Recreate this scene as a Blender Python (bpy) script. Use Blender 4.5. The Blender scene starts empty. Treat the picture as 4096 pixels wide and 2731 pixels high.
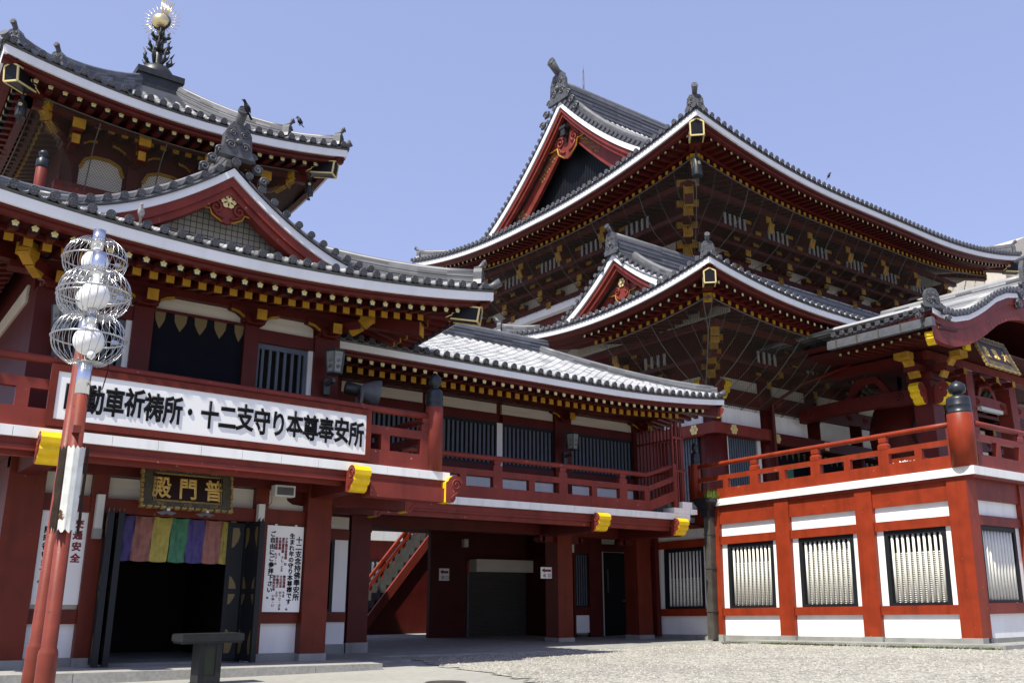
import bpy, math, random
from mathutils import Vector, Matrix
random.seed(7)
SC = bpy.context.scene
COL = SC.collection
R = math.radians
# ---------------------------------------------------------------- camera
PITCH, ROLL, YAW, FPX = 0.2714, 0.0004, -0.645, 3642.4
cam_d = bpy.data.cameras.new("camera")
cam_d.sensor_width = 36.0
cam_d.lens = 36.0 * FPX / 4096.0
cam_d.clip_start = 0.05
cam_d.clip_end = 3000.0
cam = bpy.data.objects.new("camera", cam_d)
COL.objects.link(cam)
cam.location = (0, 0, 1.6)
cam.rotation_euler = (Matrix.Rotation(YAW, 3, 'Z') @ Matrix.Rotation(math.pi / 2 + PITCH, 3, 'X') @ Matrix.Rotation(ROLL, 3, 'Z')).to_euler()
SC.camera = cam
# ---------------------------------------------------------------- light
SUNV = Vector((-0.52, -0.165, 0.84)).normalized()
world = bpy.data.worlds.new("World")
SC.world = world
world.use_nodes = True
wn = world.node_tree
bg = wn.nodes["Background"]
sky = wn.nodes.new("ShaderNodeTexSky")
sky.sky_type = 'NISHITA'
sky.sun_disc = False
sky.sun_elevation = math.asin(SUNV.z)
sky.sun_rotation = math.atan2(SUNV.x, SUNV.y)
sky.altitude = 0
sky.air_density = 1.0
sky.dust_density = 1.6
sky.ozone_density = 1.0
gam = wn.nodes.new("ShaderNodeGamma")
gam.inputs[1].default_value = 0.36
tint = wn.nodes.new("ShaderNodeMix")
tint.data_type = 'RGBA'; tint.blend_type = 'MULTIPLY'; tint.inputs[0].default_value = 1.0
tint.inputs[7].default_value = (1.95, 2.08, 3.0, 1)
wn.links.new(sky.outputs[0], gam.inputs[0])
wn.links.new(gam.outputs[0], tint.inputs[6])
wn.links.new(tint.outputs[2], bg.inputs[0])
bg.inputs[1].default_value = 0.113
sun_d = bpy.data.lights.new("sun", 'SUN')
sun_d.energy = 4.8
sun_d.angle = R(0.53)
sun_d.color = (1.0, 0.955, 0.84)
sun = bpy.data.objects.new("sun", sun_d)
COL.objects.link(sun)
sun.rotation_euler = SUNV.to_track_quat('Z', 'Y').to_euler()
sun.location = SUNV * 60
SC.view_settings.view_transform = 'Standard'
SC.view_settings.look = 'None'
SC.view_settings.exposure = 0.66
SC.view_settings.gamma = 1.0
SC.cycles.max_bounces = 6
SC.cycles.transparent_max_bounces = 16
SC.cycles.use_denoising = True

# ---------------------------------------------------------------- materials
MATS = {}
def mat(name, col, rough=0.5, metal=0.0, noise=None, bump=None, streak=None, tone=None, spec=None, worn=None):
    m = bpy.data.materials.new(name)
    m.use_nodes = True
    nt = m.node_tree
    b = nt.nodes["Principled BSDF"]
    b.inputs["Roughness"].default_value = rough
    b.inputs["Metallic"].default_value = metal
    b.inputs["Specular IOR Level"].default_value = (.5 if metal > .2 else .24) if spec is None else spec
    tc = nt.nodes.new("ShaderNodeTexCoord")
    cur = None
    def rgb(c):
        n = nt.nodes.new("ShaderNodeRGB"); n.outputs[0].default_value = (*c, 1); return n.outputs[0]
    cur = rgb(col)
    def mixc(a, bb, fac, mode='MIX'):
        n = nt.nodes.new("ShaderNodeMix"); n.data_type = 'RGBA'; n.blend_type = mode
        n.inputs[6].default_value = (1, 1, 1, 1)
        nt.links.new(a, n.inputs[6])
        if isinstance(bb, tuple): n.inputs[7].default_value = (*bb, 1)
        else: nt.links.new(bb, n.inputs[7])
        if isinstance(fac, float): n.inputs[0].default_value = fac
        else: nt.links.new(fac, n.inputs[0])
        return n.outputs[2]
    def noisef(scale, detail=4, mscale=None, lo=.35, hi=.65):
        n = nt.nodes.new("ShaderNodeTexNoise"); n.inputs["Scale"].default_value = scale; n.inputs["Detail"].default_value = detail
        if mscale:
            mp = nt.nodes.new("ShaderNodeMapping"); mp.inputs["Scale"].default_value = mscale
            nt.links.new(tc.outputs["Object"], mp.inputs[0]); nt.links.new(mp.outputs[0], n.inputs["Vector"])
        else:
            nt.links.new(tc.outputs["Object"], n.inputs["Vector"])
        mr = nt.nodes.new("ShaderNodeMapRange"); mr.inputs[1].default_value = lo; mr.inputs[2].default_value = hi
        nt.links.new(n.outputs[0], mr.inputs[0])
        return mr.outputs[0]
    if tone:
        at = nt.nodes.new("ShaderNodeAttribute"); at.attribute_name = "tone"
        cr = nt.nodes.new("ShaderNodeMapRange"); cr.inputs[3].default_value = tone[0]; cr.inputs[4].default_value = tone[1]
        nt.links.new(at.outputs["Fac"], cr.inputs[0])
        cc = nt.nodes.new("ShaderNodeCombineColor")
        for i in range(3): nt.links.new(cr.outputs[0], cc.inputs[i])
        cur = mixc(cur, cc.outputs[0], 1.0, 'MULTIPLY')
    if noise:
        sc, amt = noise[0], noise[1]
        dark = tuple(c * (1 - amt) for c in col); 
        n2 = nt.nodes.new("ShaderNodeMix"); n2.data_type = 'RGBA'; n2.blend_type = 'MULTIPLY'
        f = noisef(sc)
        cur = mixc(cur, mixc(cur, tuple([1 - amt] * 3), 1.0, 'MULTIPLY'), f)
    if streak:
        f = noisef(streak[0], 5, streak[2] if len(streak) > 2 else (1, 1, .08), .5, .72)
        cur = mixc(cur, mixc(cur, tuple([1 - streak[1]] * 3), 1.0, 'MULTIPLY'), f)
    if worn:
        f = noisef(worn[0], 8, None, worn[2], worn[2] + .03)
        cur = mixc(cur, worn[1], f)
    nt.links.new(cur, b.inputs["Base Color"])
    if bump:
        n = nt.nodes.new("ShaderNodeTexNoise"); n.inputs["Scale"].default_value = bump[0]; n.inputs["Detail"].default_value = 6
        nt.links.new(tc.outputs["Object"], n.inputs["Vector"])
        bp = nt.nodes.new("ShaderNodeBump"); bp.inputs["Strength"].default_value = bump[1]; bp.inputs["Distance"].default_value = bump[2] if len(bump) > 2 else .02
        nt.links.new(n.outputs[0], bp.inputs["Height"]); nt.links.new(bp.outputs[0], b.inputs["Normal"])
    MATS[name] = m
    return m

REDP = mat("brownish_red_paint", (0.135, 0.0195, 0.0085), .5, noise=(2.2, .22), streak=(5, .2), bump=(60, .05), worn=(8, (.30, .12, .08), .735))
RED = mat("vermilion_paint", (0.26, 0.033, 0.0105), .45, noise=(2.2, .22), streak=(5, .22), bump=(60, .06), worn=(7, (.42, .16, .10), .715))
RED2 = mat("faded_red_paint", (0.205, 0.034, 0.023), .5, noise=(1.3, .25), streak=(4, .2), bump=(40, .08), worn=(9, (.42, .22, .18), .70))
RED3 = mat("shade_darkened_red", (0.092, 0.0105, 0.0075), .5, noise=(1.6, .25))  # red lowered in colour to carry the shade under the eaves
POLE = mat("red_pole_paint", (0.20, 0.042, 0.026), .42, noise=(5, .25), worn=(11, (.07, .035, .028), .70), bump=(50, .08))
WHITE = mat("white_plaster", (0.84, 0.835, 0.81), .7, noise=(1.1, .08), streak=(3, .10))
CREAM = mat("aged_cream_board", (0.60, 0.56, 0.48), .7, noise=(.9, .1), streak=(5, .12, (.1, 1, 1.5)))
FASC = mat("white_fascia_paint", (0.78, 0.79, 0.80), .6, noise=(.8, .06), streak=(3, .08))
LEDGE = mat("white_ledge_tiles", (0.80, 0.80, 0.77), .45, noise=(1.2, .06), streak=(4, .12))
TILE = mat("roof_tile", (0.36, 0.365, 0.375), .42, tone=(.25, 1.2), noise=(1.4, .18), spec=.45)
TILED = mat("eave_tile", (0.088, 0.09, 0.098), .42, noise=(7, .35), spec=.35)
RIDGE = mat("ridge_tile", (0.135, 0.138, 0.148), .45, tone=(.5, 1.3), noise=(2.5, .25), spec=.5)
GOLDF = mat("pale_gold_leaf", (0.72, 0.58, 0.25), .38, .25)
GOLD = mat("ochre_paint", (0.43, 0.225, 0.018), .55, noise=(3, .35))
YEL = mat("yellow_paint", (0.80, 0.52, 0.012), .45, noise=(5, .15), worn=(6, (.62, .52, .36), .69))
BLACK = mat("black_lacquer", (0.007, 0.007, 0.008), .35)
BRONZE = mat("dark_bronze", (0.035, 0.038, 0.038), .45, .4, noise=(6, .35))
STEPC = mat("shaded_step_concrete", (0.035, 0.035, 0.032), .85, noise=(3, .3))  # concrete colour darkened so the sunlit steps look shaded
IRONB = mat("dark_cap_metal", (0.032, 0.037, 0.043), .38, .5, noise=(4, .3))
BRASS = mat("pale_brass", (0.80, 0.66, 0.36), .3, .85, noise=(3, .08))
CHROME = mat("polished_steel", (0.72, 0.74, 0.77), .16, 1.0)
WIRE = mat("steel_wire", (0.5, 0.5, 0.49), .25, 1.0)
SLATG = mat("grey_strut", (0.33, 0.33, 0.32), .6)
GLOBE = mat("opal_globe", (0.82, 0.82, 0.80), .3, noise=(8, .03))
SLATB = mat("blue_grey_slat", (0.10, 0.118, 0.150), .5, noise=(3, .15))
SLATW = mat("white_slat", (0.74, 0.73, 0.66), .55, noise=(3, .08))
FRAMEB = mat("black_window_frame", (0.011, 0.013, 0.016), .5, worn=(12, (.25, .26, .26), .74))
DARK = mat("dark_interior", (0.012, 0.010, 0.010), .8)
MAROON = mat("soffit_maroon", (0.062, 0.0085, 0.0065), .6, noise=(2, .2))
STONE = mat("granite", (0.36, 0.35, 0.32), .75, noise=(14, .22), bump=(90, .25), streak=(2, .15))
CONC = mat("grey_concrete", (0.30, 0.30, 0.28), .8, noise=(1.8, .2), bump=(30, .15), streak=(2.5, .25))
BSTONE = mat("black_granite", (0.020, 0.022, 0.023), .45, noise=(12, .3), bump=(120, .1))
GSTONE = mat("green_panel", (0.030, 0.038, 0.022), .55, noise=(10, .2))
GUTTER = mat("grey_gutter", (0.11, 0.115, 0.125), .45, noise=(3, .25))
PIPE = mat("weathered_pipe", (0.085, 0.078, 0.068), .5, noise=(2.4, .4), streak=(4, .35))
NAVY = mat("navy_curtain", (0.0035, 0.004, 0.010), .9, noise=(4, .2))
PAPER = mat("white_board", (0.80, 0.80, 0.78), .5, noise=(1.5, .05))
INK = mat("black_ink", (0.006, 0.006, 0.007), .5, spec=.12)
INKR = mat("red_ink", (0.20, 0.028, 0.03), .6)
GOLDT = mat("gold_lettering", (0.66, 0.45, 0.13), .4, .3)
PLAQUE = mat("plaque_ground", (0.022, 0.010, 0.008), .4)
PLAQF = mat("plaque_rim", (0.075, 0.068, 0.045), .45, noise=(9, .3))
PLAQG = mat("plaque_gilt", (0.40, 0.27, 0.085), .45, .3, noise=(12, .45))
NAILG = mat("gilt_hinge_plate", (0.17, 0.12, 0.045), .5, .3)
GREEN = mat("grass_blade", (0.13, 0.20, 0.035), .7, noise=(9, .3))
MOSS = mat("moss", (0.09, 0.13, 0.035), .9, noise=(9, .4))
GREYP = mat("pale_grey_plastic", (0.55, 0.55, 0.52), .5)
SHUT = mat("shutter_steel", (0.10, 0.095, 0.082), .45, .3)
CROW = mat("crow_feathers", (0.008, 0.008, 0.010), .5)
PIGE = mat("pigeon_feathers", (0.36, 0.34, 0.34), .7, noise=(18, .35))
LAMPF = mat("lantern_metal", (0.075, 0.082, 0.083), .5, .3, noise=(9, .3))
LAMPG = mat("lantern_glass", (0.24, 0.25, 0.24), .4, noise=(9, .2))
BEIGE = mat("beige_cladding", (0.50, 0.46, 0.40), .7, noise=(1, .1))
NETW = mat("net_wire", (0.10, 0.10, 0.085), .6)
CLOTH = {}
for n_, c_ in (("purple", (.085, .065, .22)), ("pink", (.36, .155, .13)), ("yellow", (.46, .38, .09)), ("green", (.07, .22, .125))):
    CLOTH[n_] = mat(n_ + "_brocade", c_, .6, noise=(9, .22), bump=(8, .3))

def net_material():
    m = bpy.data.materials.new("bird_net"); m.use_nodes = True
    nt = m.node_tree; nt.nodes.clear()
    out = nt.nodes.new("ShaderNodeOutputMaterial")
    mx = nt.nodes.new("ShaderNodeMixShader"); tr = nt.nodes.new("ShaderNodeBsdfTransparent")
    df = nt.nodes.new("ShaderNodeBsdfDiffuse"); df.inputs[0].default_value = (.060, .058, .046, 1)
    tc = nt.nodes.new("ShaderNodeTexCoord")
    facs = []
    for ax in ((1, 1, 0), (1, -1, 0)):
        vm = nt.nodes.new("ShaderNodeVectorMath"); vm.operation = 'DOT_PRODUCT'; vm.inputs[1].default_value = ax
        nt.links.new(tc.outputs["UV"], vm.inputs[0])
        ml = nt.nodes.new("ShaderNodeMath"); ml.operation = 'FRACT'
        nt.links.new(vm.outputs["Value"], ml.inputs[0])
        lt = nt.nodes.new("ShaderNodeMath"); lt.operation = 'LESS_THAN'; lt.inputs[1].default_value = .13
        nt.links.new(ml.outputs[0], lt.inputs[0]); facs.append(lt.outputs[0])
    mxx = nt.nodes.new("ShaderNodeMath"); mxx.operation = 'MAXIMUM'
    nt.links.new(facs[0], mxx.inputs[0]); nt.links.new(facs[1], mxx.inputs[1])
    nt.links.new(mxx.outputs[0], mx.inputs[0]); nt.links.new(tr.outputs[0], mx.inputs[1]); nt.links.new(df.outputs[0], mx.inputs[2])
    nt.links.new(mx.outputs[0], out.inputs[0])
    return m
NET = net_material()

# ---------------------------------------------------------------- mesh helpers
class Thing:
    def __init__(s, name, label, cat, loc=(0, 0, 0), group=None, kind=None, shear=None):
        o = bpy.data.objects.new(name, None); COL.objects.link(o)
        o.empty_display_size = .2
        o.location = loc; o["label"] = label; o["category"] = cat
        if group: o["group"] = group
        if kind: o["kind"] = kind
        s.root = o; s.P = Vector(loc); s.shear = shear; s.counts = {}

class MB:
    def __init__(s):
        s.v = []; s.f = []; s.m = []; s.sm = []; s.tn = []; s.uv = None
        s.mi = 0; s.smooth = False; s.tone = .5
    def vert(s, p): s.v.append(Vector(p)); return len(s.v) - 1
    def face(s, ids):
        s.f.append(tuple(ids)); s.m.append(s.mi); s.sm.append(s.smooth); s.tn.append(s.tone)
    def box(s, x0, x1, y0, y1, z0, z1):
        b = len(s.v)
        for z in (z0, z1):
            for x, y in ((x0, y0), (x1, y0), (x1, y1), (x0, y1)): s.vert((x, y, z))
        for q in ((3, 2, 1, 0), (4, 5, 6, 7), (0, 1, 5, 4), (1, 2, 6, 5), (2, 3, 7, 6), (3, 0, 4, 7)): s.face([b + i for i in q])
        return s
    def obox(s, c, ax, ay, az, hx, hy, hz):
        c = Vector(c); ax = Vector(ax).normalized() * hx; ay = Vector(ay).normalized() * hy; az = Vector(az).normalized() * hz
        b = len(s.v)
        for k in (-1, 1):
            for i, j in ((-1, -1), (1, -1), (1, 1), (-1, 1)): s.vert(c + ax * i + ay * j + az * k)
        for q in ((3, 2, 1, 0), (4, 5, 6, 7), (0, 1, 5, 4), (1, 2, 6, 5), (2, 3, 7, 6), (3, 0, 4, 7)): s.face([b + i for i in q])
        return s
    def bar(s, a, c, w, h, up=(0, 0, 1)):
        a = Vector(a); c = Vector(c); d = (c - a); L = d.length; d.normalize()
        sd = d.cross(Vector(up)).normalized(); u = sd.cross(d)
        return s.obox((a + c) / 2, d, sd, u, L / 2, w / 2, h / 2)
    def tube(s, path, r, n=8, caps=True, close=False):
        pts = [Vector(p) for p in path]; N = len(pts)
        rr = r if isinstance(r, (list, tuple)) else [r] * N
        old = s.smooth; s.smooth = True
        rings = []; prev = None
        for i, p in enumerate(pts):
            if close: d = pts[(i + 1) % N] - pts[i - 1]
            else: d = pts[min(i + 1, N - 1)] - pts[max(i - 1, 0)]
            d.normalize()
            if prev is None:
                ref = Vector((0, 0, 1)) if abs(d.z) < .9 else Vector((1, 0, 0))
                u = d.cross(ref).normalized()
            else:
                u = (prev - d * prev.dot(d)).normalized()
            prev = u; w = d.cross(u)
            rings.append([s.vert(p + (u * math.cos(2 * math.pi * k / n) + w * math.sin(2 * math.pi * k / n)) * rr[i]) for k in range(n)])
        for i in range(N if close else N - 1):
            a, c = rings[i], rings[(i + 1) % N]
            for k in range(n): s.face((a[k], a[(k + 1) % n], c[(k + 1) % n], c[k]))
        s.smooth = False
        if caps and not close:
            s.face(rings[0][::-1]); s.face(rings[-1])
        s.smooth = old
        return s
    def lathe(s, prof, c=(0, 0, 0), n=16, axis='z', smooth=True):
        c = Vector(c); old = s.smooth; s.smooth = smooth; rings = []
        for r, h in prof:
            ring = []
            for k in range(n):
                a = 2 * math.pi * k / n; x, y = r * math.cos(a), r * math.sin(a)
                p = {'z': (x, y, h), 'y': (x, h, -y), 'x': (h, x, y)}[axis]
                ring.append(s.vert(c + Vector(p)))
            rings.append(ring)
        for a, b in zip(rings, rings[1:]):
            for k in range(n): s.face((a[k], a[(k + 1) % n], b[(k + 1) % n], b[k]))
        s.smooth = False
        s.face(rings[0][::-1]); s.face(rings[-1]); s.smooth = old
        return s
    def prism(s, poly, o, u, v, w, d, side_mi=None):
        """outline poly [(a,b)] in plane (u,v) at o, thickness d along w"""
        o = Vector(o); u = Vector(u); v = Vector(v); w = Vector(w)
        a = [s.vert(o + u * p + v * q) for p, q in poly]
        b = [s.vert(o + u * p + v * q + w * d) for p, q in poly]
        s.face(a); s.face(b[::-1])
        mi = s.mi
        if side_mi is not None: s.mi = side_mi
        n = len(poly)
        for i in range(n): s.face((a[i], b[i], b[(i + 1) % n], a[(i + 1) % n]))
        s.mi = mi
        return s
    def strip(s, rows):
        """grid of points rows[i][j]"""
        ids = [[s.vert(p) for p in r] for r in rows]
        for a, b in zip(ids, ids[1:]):
            for j in range(len(a) - 1): s.face((a[j], a[j + 1], b[j + 1], b[j]))
        return s
    def sphere(s, c, r, n=16, m=10, sx=1, sy=1, sz=1):
        prof = []
        old = s.smooth; s.smooth = True; c = Vector(c); rings = []
        for i in range(m + 1):
            ph = math.pi * i / m
            rr = max(math.sin(ph), 1e-3) * r
            rings.append([s.vert(c + Vector((rr * math.cos(2 * math.pi * k / n) * sx, rr * math.sin(2 * math.pi * k / n) * sy, -r * math.cos(ph) * sz))) for k in range(n)])
        for a, b in zip(rings, rings[1:]):
            for k in range(n): s.face((a[k], a[(k + 1) % n], b[(k + 1) % n], b[k]))
        s.smooth = old
        return s
    def build(s, name, mats, th, parent=None, tone=False, shear=True):
        me = bpy.data.meshes.new(name)
        P = th.P if th else Vector((0, 0, 0))
        sh = th.shear if (th and shear) else None
        me.from_pydata([tuple((sh(p) if sh else p) - P) for p in s.v], [], s.f)
        mats = mats if isinstance(mats, (list, tuple)) else [mats]
        for m in mats: me.materials.append(m)
        me.polygons.foreach_set("material_index", s.m)
        me.polygons.foreach_set("use_smooth", s.sm)
        if tone:
            at = me.attributes.new("tone", 'FLOAT', 'FACE'); at.data.foreach_set("value", s.tn)
        if s.uv:
            ul = me.uv_layers.new(name="UVMap")
            for lp in me.loops: ul.data[lp.index].uv = s.uv[lp.vertex_index]
        me.update()
        o = bpy.data.objects.new(name, me); COL.objects.link(o)
        if th: o.parent = parent or th.root
        return o

def solo(o, label, cat, group=None, kind=None):
    o["label"] = label; o["category"] = cat
    if group: o["group"] = group
    if kind: o["kind"] = kind
    return o
def inst(src, parent, loc, rotz=0, scale=(1, 1, 1)):
    o = src.copy(); COL.objects.link(o); o.parent = parent
    o.location = loc; o.rotation_euler = (0, 0, rotz); o.scale = scale
    return o
def text_into(body, size, origin, right, up, th, name, m, parent=None, ext=.006, sx=1.0, line=1.0, offset=0.0, align='LEFT', shear=True):
    c = bpy.data.curves.new(name, 'FONT'); c.body = body; c.size = size; c.extrude = ext; c.space_line = line; c.offset = offset
    c.align_x = align; c.resolution_u = 3
    c.bevel_depth = offset; c.bevel_resolution = 0; c.offset = 0
    t = bpy.data.objects.new("tmp", c); COL.objects.link(t)
    dg = bpy.context.evaluated_depsgraph_get()
    me = bpy.data.meshes.new_from_object(t.evaluated_get(dg))
    bpy.data.objects.remove(t)
    right = Vector(right).normalized(); up = Vector(up).normalized(); n = right.cross(up); origin = Vector(origin)
    sh = th.shear if shear else None
    for v in me.vertices:
        p = origin + right * v.co.x * sx + up * v.co.y + n * v.co.z
        v.co = (sh(p) if sh else p) - th.P
    me.materials.clear(); me.materials.append(m)
    for p in me.polygons: p.material_index = 0
    o = bpy.data.objects.new(name, me); COL.objects.link(o); o.parent = parent or th.root
    return o
X_, Y_, Z_ = Vector((1, 0, 0)), Vector((0, 1, 0)), Vector((0, 0, 1))
def lerp(a, b, t): return a + (b - a) * t
def spiral(c, u, v, r, turns=1.6, n=26, sgn=1):
    c = Vector(c); u = Vector(u); v = Vector(v)
    return [c + (u * math.cos(sgn * a) + v * math.sin(sgn * a)) * (r * (1 - .85 * i / n)) for i in range(n + 1) for a in [turns * 2 * math.pi * i / n]]
# ---------------------------------------------------------------- roof kit
def disc(mb, c, n, r, d, petals=False, seg=12):
    c = Vector(c); n = Vector(n).normalized()
    mb.tube([c - n * d, c], r, seg)
    u = n.cross(Z_)
    u = u.normalized() if u.length > .1 else X_.copy(); v = u.cross(n)
    if petals:
        for i in range(6):
            a = 2 * math.pi * i / 5 + .3
            q = c + (u * math.cos(a) + v * math.sin(a)) * r * (.52 if i < 5 else 0)
            mb.tube([q - n * .005, q + n * .014], r * (.25 if i < 5 else .17), 7)
        mb.tube([c + (u * math.cos(2 * math.pi * k / seg) + v * math.sin(2 * math.pi * k / seg)) * r * .93 + n * .004 for k in range(seg)], r * .07, 4, close=True)

def sweep_rect(mb, path, w, z0, z1, cap=True):
    pts = [Vector(p) for p in path]; N = len(pts); rows = []
    for i, p in enumerate(pts):
        d = pts[min(i + 1, N - 1)] - pts[max(i - 1, 0)]; d.z = 0; d.normalize()
        sd = Vector((-d.y, d.x, 0)) * w / 2
        rows.append([p + sd + Z_ * z0, p + sd + Z_ * z1, p - sd + Z_ * z1, p - sd + Z_ * z0, p + sd + Z_ * z0])
    mb.strip([r[::-1] for r in rows])
    if cap:
        mb.face([mb.vert(p) for p in rows[0][:4]]); mb.face([mb.vert(p) for p in rows[-1][3::-1]])

def ridge(mb, path, w, h, courses=5, seg=None):
    pts = [Vector(p) for p in path]
    for j in range(courses):
        ww = w * (1.0 if j % 2 == 0 else .9) - j * w * .02
        z0 = h * j / courses; z1 = h * (j + 1) / courses - h * .018
        for i in range(len(pts) - 1):
            mb.tone = random.random()
            sweep_rect(mb, pts[i:i + 2], ww, z0, z1, cap=True)
    mb.tone = .6
    mb.tube([p + Z_ * (h + w * .05) for p in pts], w * .36, 8)
    mb.tone = .5

def onigawara(mb, p, out, w, h, top=True, fancy=2, petals=True):
    """demon-tile end plate facing `out`, standing on p, with a tilted round tile on top"""
    p = Vector(p); out = Vector((out[0], out[1], 0)).normalized(); u = out.cross(Z_)
    poly = [(-w * .62, 0), (-w * .5, h * .28), (-w * .46, h * .7), (-w * .3, h * .95), (0, h * 1.02), (w * .3, h * .95), (w * .46, h * .7), (w * .5, h * .28), (w * .62, 0)]
    mb.prism(poly, p - out * .1, u, Z_, out, .22)
    f = p + out * .13
    for s in (-1, 1):
        mb.tube(spiral(f + u * s * w * .25 + Z_ * h * .32, u * s, Z_, w * .17), w * .035, 5)
        mb.tube(spiral(f + u * s * w * .2 + Z_ * h * .68, u * -s, Z_, w * .13), w * .03, 5)
        if fancy > 1:
            for k in range(3):
                q = p + u * s * w * (.56 + .24 * k) + Z_ * h * (.12 - .30 * k) + out * .06
                mb.tube(spiral(q, u * s, Z_, w * .16), w * .05, 5)
                mb.obox(q - out * .08, u, out, Z_, w * .14, .05, w * .13)
    mb.sphere(f + Z_ * h * .45, w * .12, 8, 6)
    for k in range(9):
        a = math.pi * k / 8
        mb.sphere(f + u * math.cos(a) * w * .44 + Z_ * (h * .5 + math.sin(a) * h * .42), w * .03, 6, 4)
    if top:
        q = p + Z_ * h * .98
        e = q + out * w * .42 + Z_ * w * .42
        mb.tube([q - out * w * .25, q + out * w * .08 + Z_ * w * .08, e], [w * .15, w * .15, w * .185], 10)
        disc(mb, e + out * .03, out * .9 + Z_ * .25, w * .2, .05, petals)

class Side:
    """one eave: world = P0 + su*s + ti*t"""
    def __init__(s, P0, su, ti, S, z, rise, L, e0=1, e1=1, D=None):
        s.P0 = Vector((P0[0], P0[1], 0)); s.su = Vector((su[0], su[1], 0)); s.ti = Vector((ti[0], ti[1], 0))
        s.S, s.z, s.rise, s.L, s.e0, s.e1 = S, z, rise, L, e0, e1; s.D = D or L
        s.rot = math.atan2(s.ti.y, s.ti.x) - math.pi / 2
    def lift(s, a): return s.rise * (s.e0 * max(0, 1 - a / s.L) ** 2 + s.e1 * max(0, 1 - (s.S - a) / s.L) ** 2)
    def E(s, a): return s.z + s.lift(a)
    def pt(s, a, t, z): return s.P0 + s.su * a + s.ti * t + Z_ * z
    def surf(s, a, t, g, off): return s.pt(a, t, s.z + off + g(max(t, 0)) + s.lift(a) * max(0, 1 - t / s.D) ** 2)

def frange(a, b, n): return [a + (b - a) * i / n for i in range(n + 1)]

def eave(sd, M, k=1.0, pitch=.355, r=.095, fh=.22, petals=True, soff_t=2.6, soff_rise=.3, s0=0, s1=None, phase=.5, under=True):
    s1 = sd.S if s1 is None else s1
    A = frange(s0, s1, max(8, int((s1 - s0) / .7)))
    e = sd.E; p = sd.pt
    M['fascia'].strip([[p(a, .07 * k, e(a)), p(a, 0, e(a)), p(a, -.015 * k, e(a) + fh), p(a, .1 * k, e(a) + fh)] for a in A])
    if under:
        U = M['under']
        U.strip([[p(a, .36 * k, e(a) - .135 * k), p(a, .22 * k, e(a) - .125 * k), p(a, .2 * k, e(a) - .06 * k), p(a, .1 * k, e(a) - .05 * k), p(a, .085 * k, e(a) + .01)] for a in A])
        ti = lambda a: max(.32 * k, min(soff_t, a if sd.e0 else 99, sd.S - a if sd.e1 else 99))
        zi = lambda a, q: sd.z + sd.lift(a) * max(0, 1 - q / sd.D) ** 2 - .05 * k + soff_rise * .7 * q / soff_t
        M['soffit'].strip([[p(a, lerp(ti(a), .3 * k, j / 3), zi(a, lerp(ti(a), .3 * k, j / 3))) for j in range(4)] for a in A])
    T = M['tiles']
    zb = fh + .005
    T.strip([[p(a, -.005 * k, e(a) + fh + .002), p(a, -.045 * k, e(a) + fh + .055 * k), p(a, .08 * k, e(a) + fh + .075 * k)] for a in A])
    n = int((s1 - s0) / pitch); off = ((s1 - s0) - n * pitch) / 2
    cs = [s0 + off + pitch * (i + phase) for i in range(n)] if phase else [s0 + off + pitch * i for i in range(n + 1)]
    dz = fh + .165 * k
    for i, a in enumerate(cs):
        c = p(a, -.1 * k, e(a) + dz)
        disc(T, c, -sd.ti, r, .06 * k, petals)
        # drooping pan-tile lip between two round tiles
        if i < len(cs) - 1:
            b = cs[i + 1]; rows = []
            for j in range(7):
                f = j / 6; x = lerp(a + r * .6, b - r * .6, f); sag = math.sin(math.pi * f) * .07 * k
                zz = e(x) + dz - .02 * k - sag
                rows.append([p(x, -.075 * k, zz - .045 * k), p(x, -.085 * k, zz), p(x, .12 * k, zz + .02 * k)])
            T.strip(rows)
    return cs

def roof_rolls(sd, MBt, cs, g, off, tmax, rr=.085, seg=.34, t0=-.04, sub=None, n=6, tr=None):
    for a in cs:
        tm = tmax(a)
        if tm < .25: continue
        ns = max(1, int((tm - t0) / seg)); ts = frange(t0, tm, ns)
        P = [sd.surf(a, t, g, off) + Z_ * rr * .45 for t in ts]
        for i in range(ns):
            MBt.tone = (tr or random.random)()
            MBt.tube([P[i], P[i + 1]], [rr * 1.05, rr * .93], n, caps=False)
    MBt.tone = .5

def roof_sheet(sd, MBt, g, off, tmax, s0, s1, ns, nt, t0=-.04):
    A = frange(s0, s1, ns); MBt.tone = .1  # low tone paints shade into the valleys between the round tiles
    MBt.strip([[sd.surf(a, lerp(t0, max(tmax(a), t0 + .01), j / nt), g, off) for j in range(nt + 1)] for a in A])
    MBt.tone = .5

def flower(mb, c, r, n=5):
    """small plum-flower boss facing local -y"""
    for i in range(n):
        a = 2 * math.pi * i / n + math.pi / 2
        q = Vector(c) + Vector((math.cos(a) * r * .58, 0, math.sin(a) * r * .58))
        mb.tube([q, q + Vector((0, -.012, 0))], r * .42, 7)
    mb.tube([Vector(c), Vector(c) + Vector((0, -.02, 0))], r * .2, 6)

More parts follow.
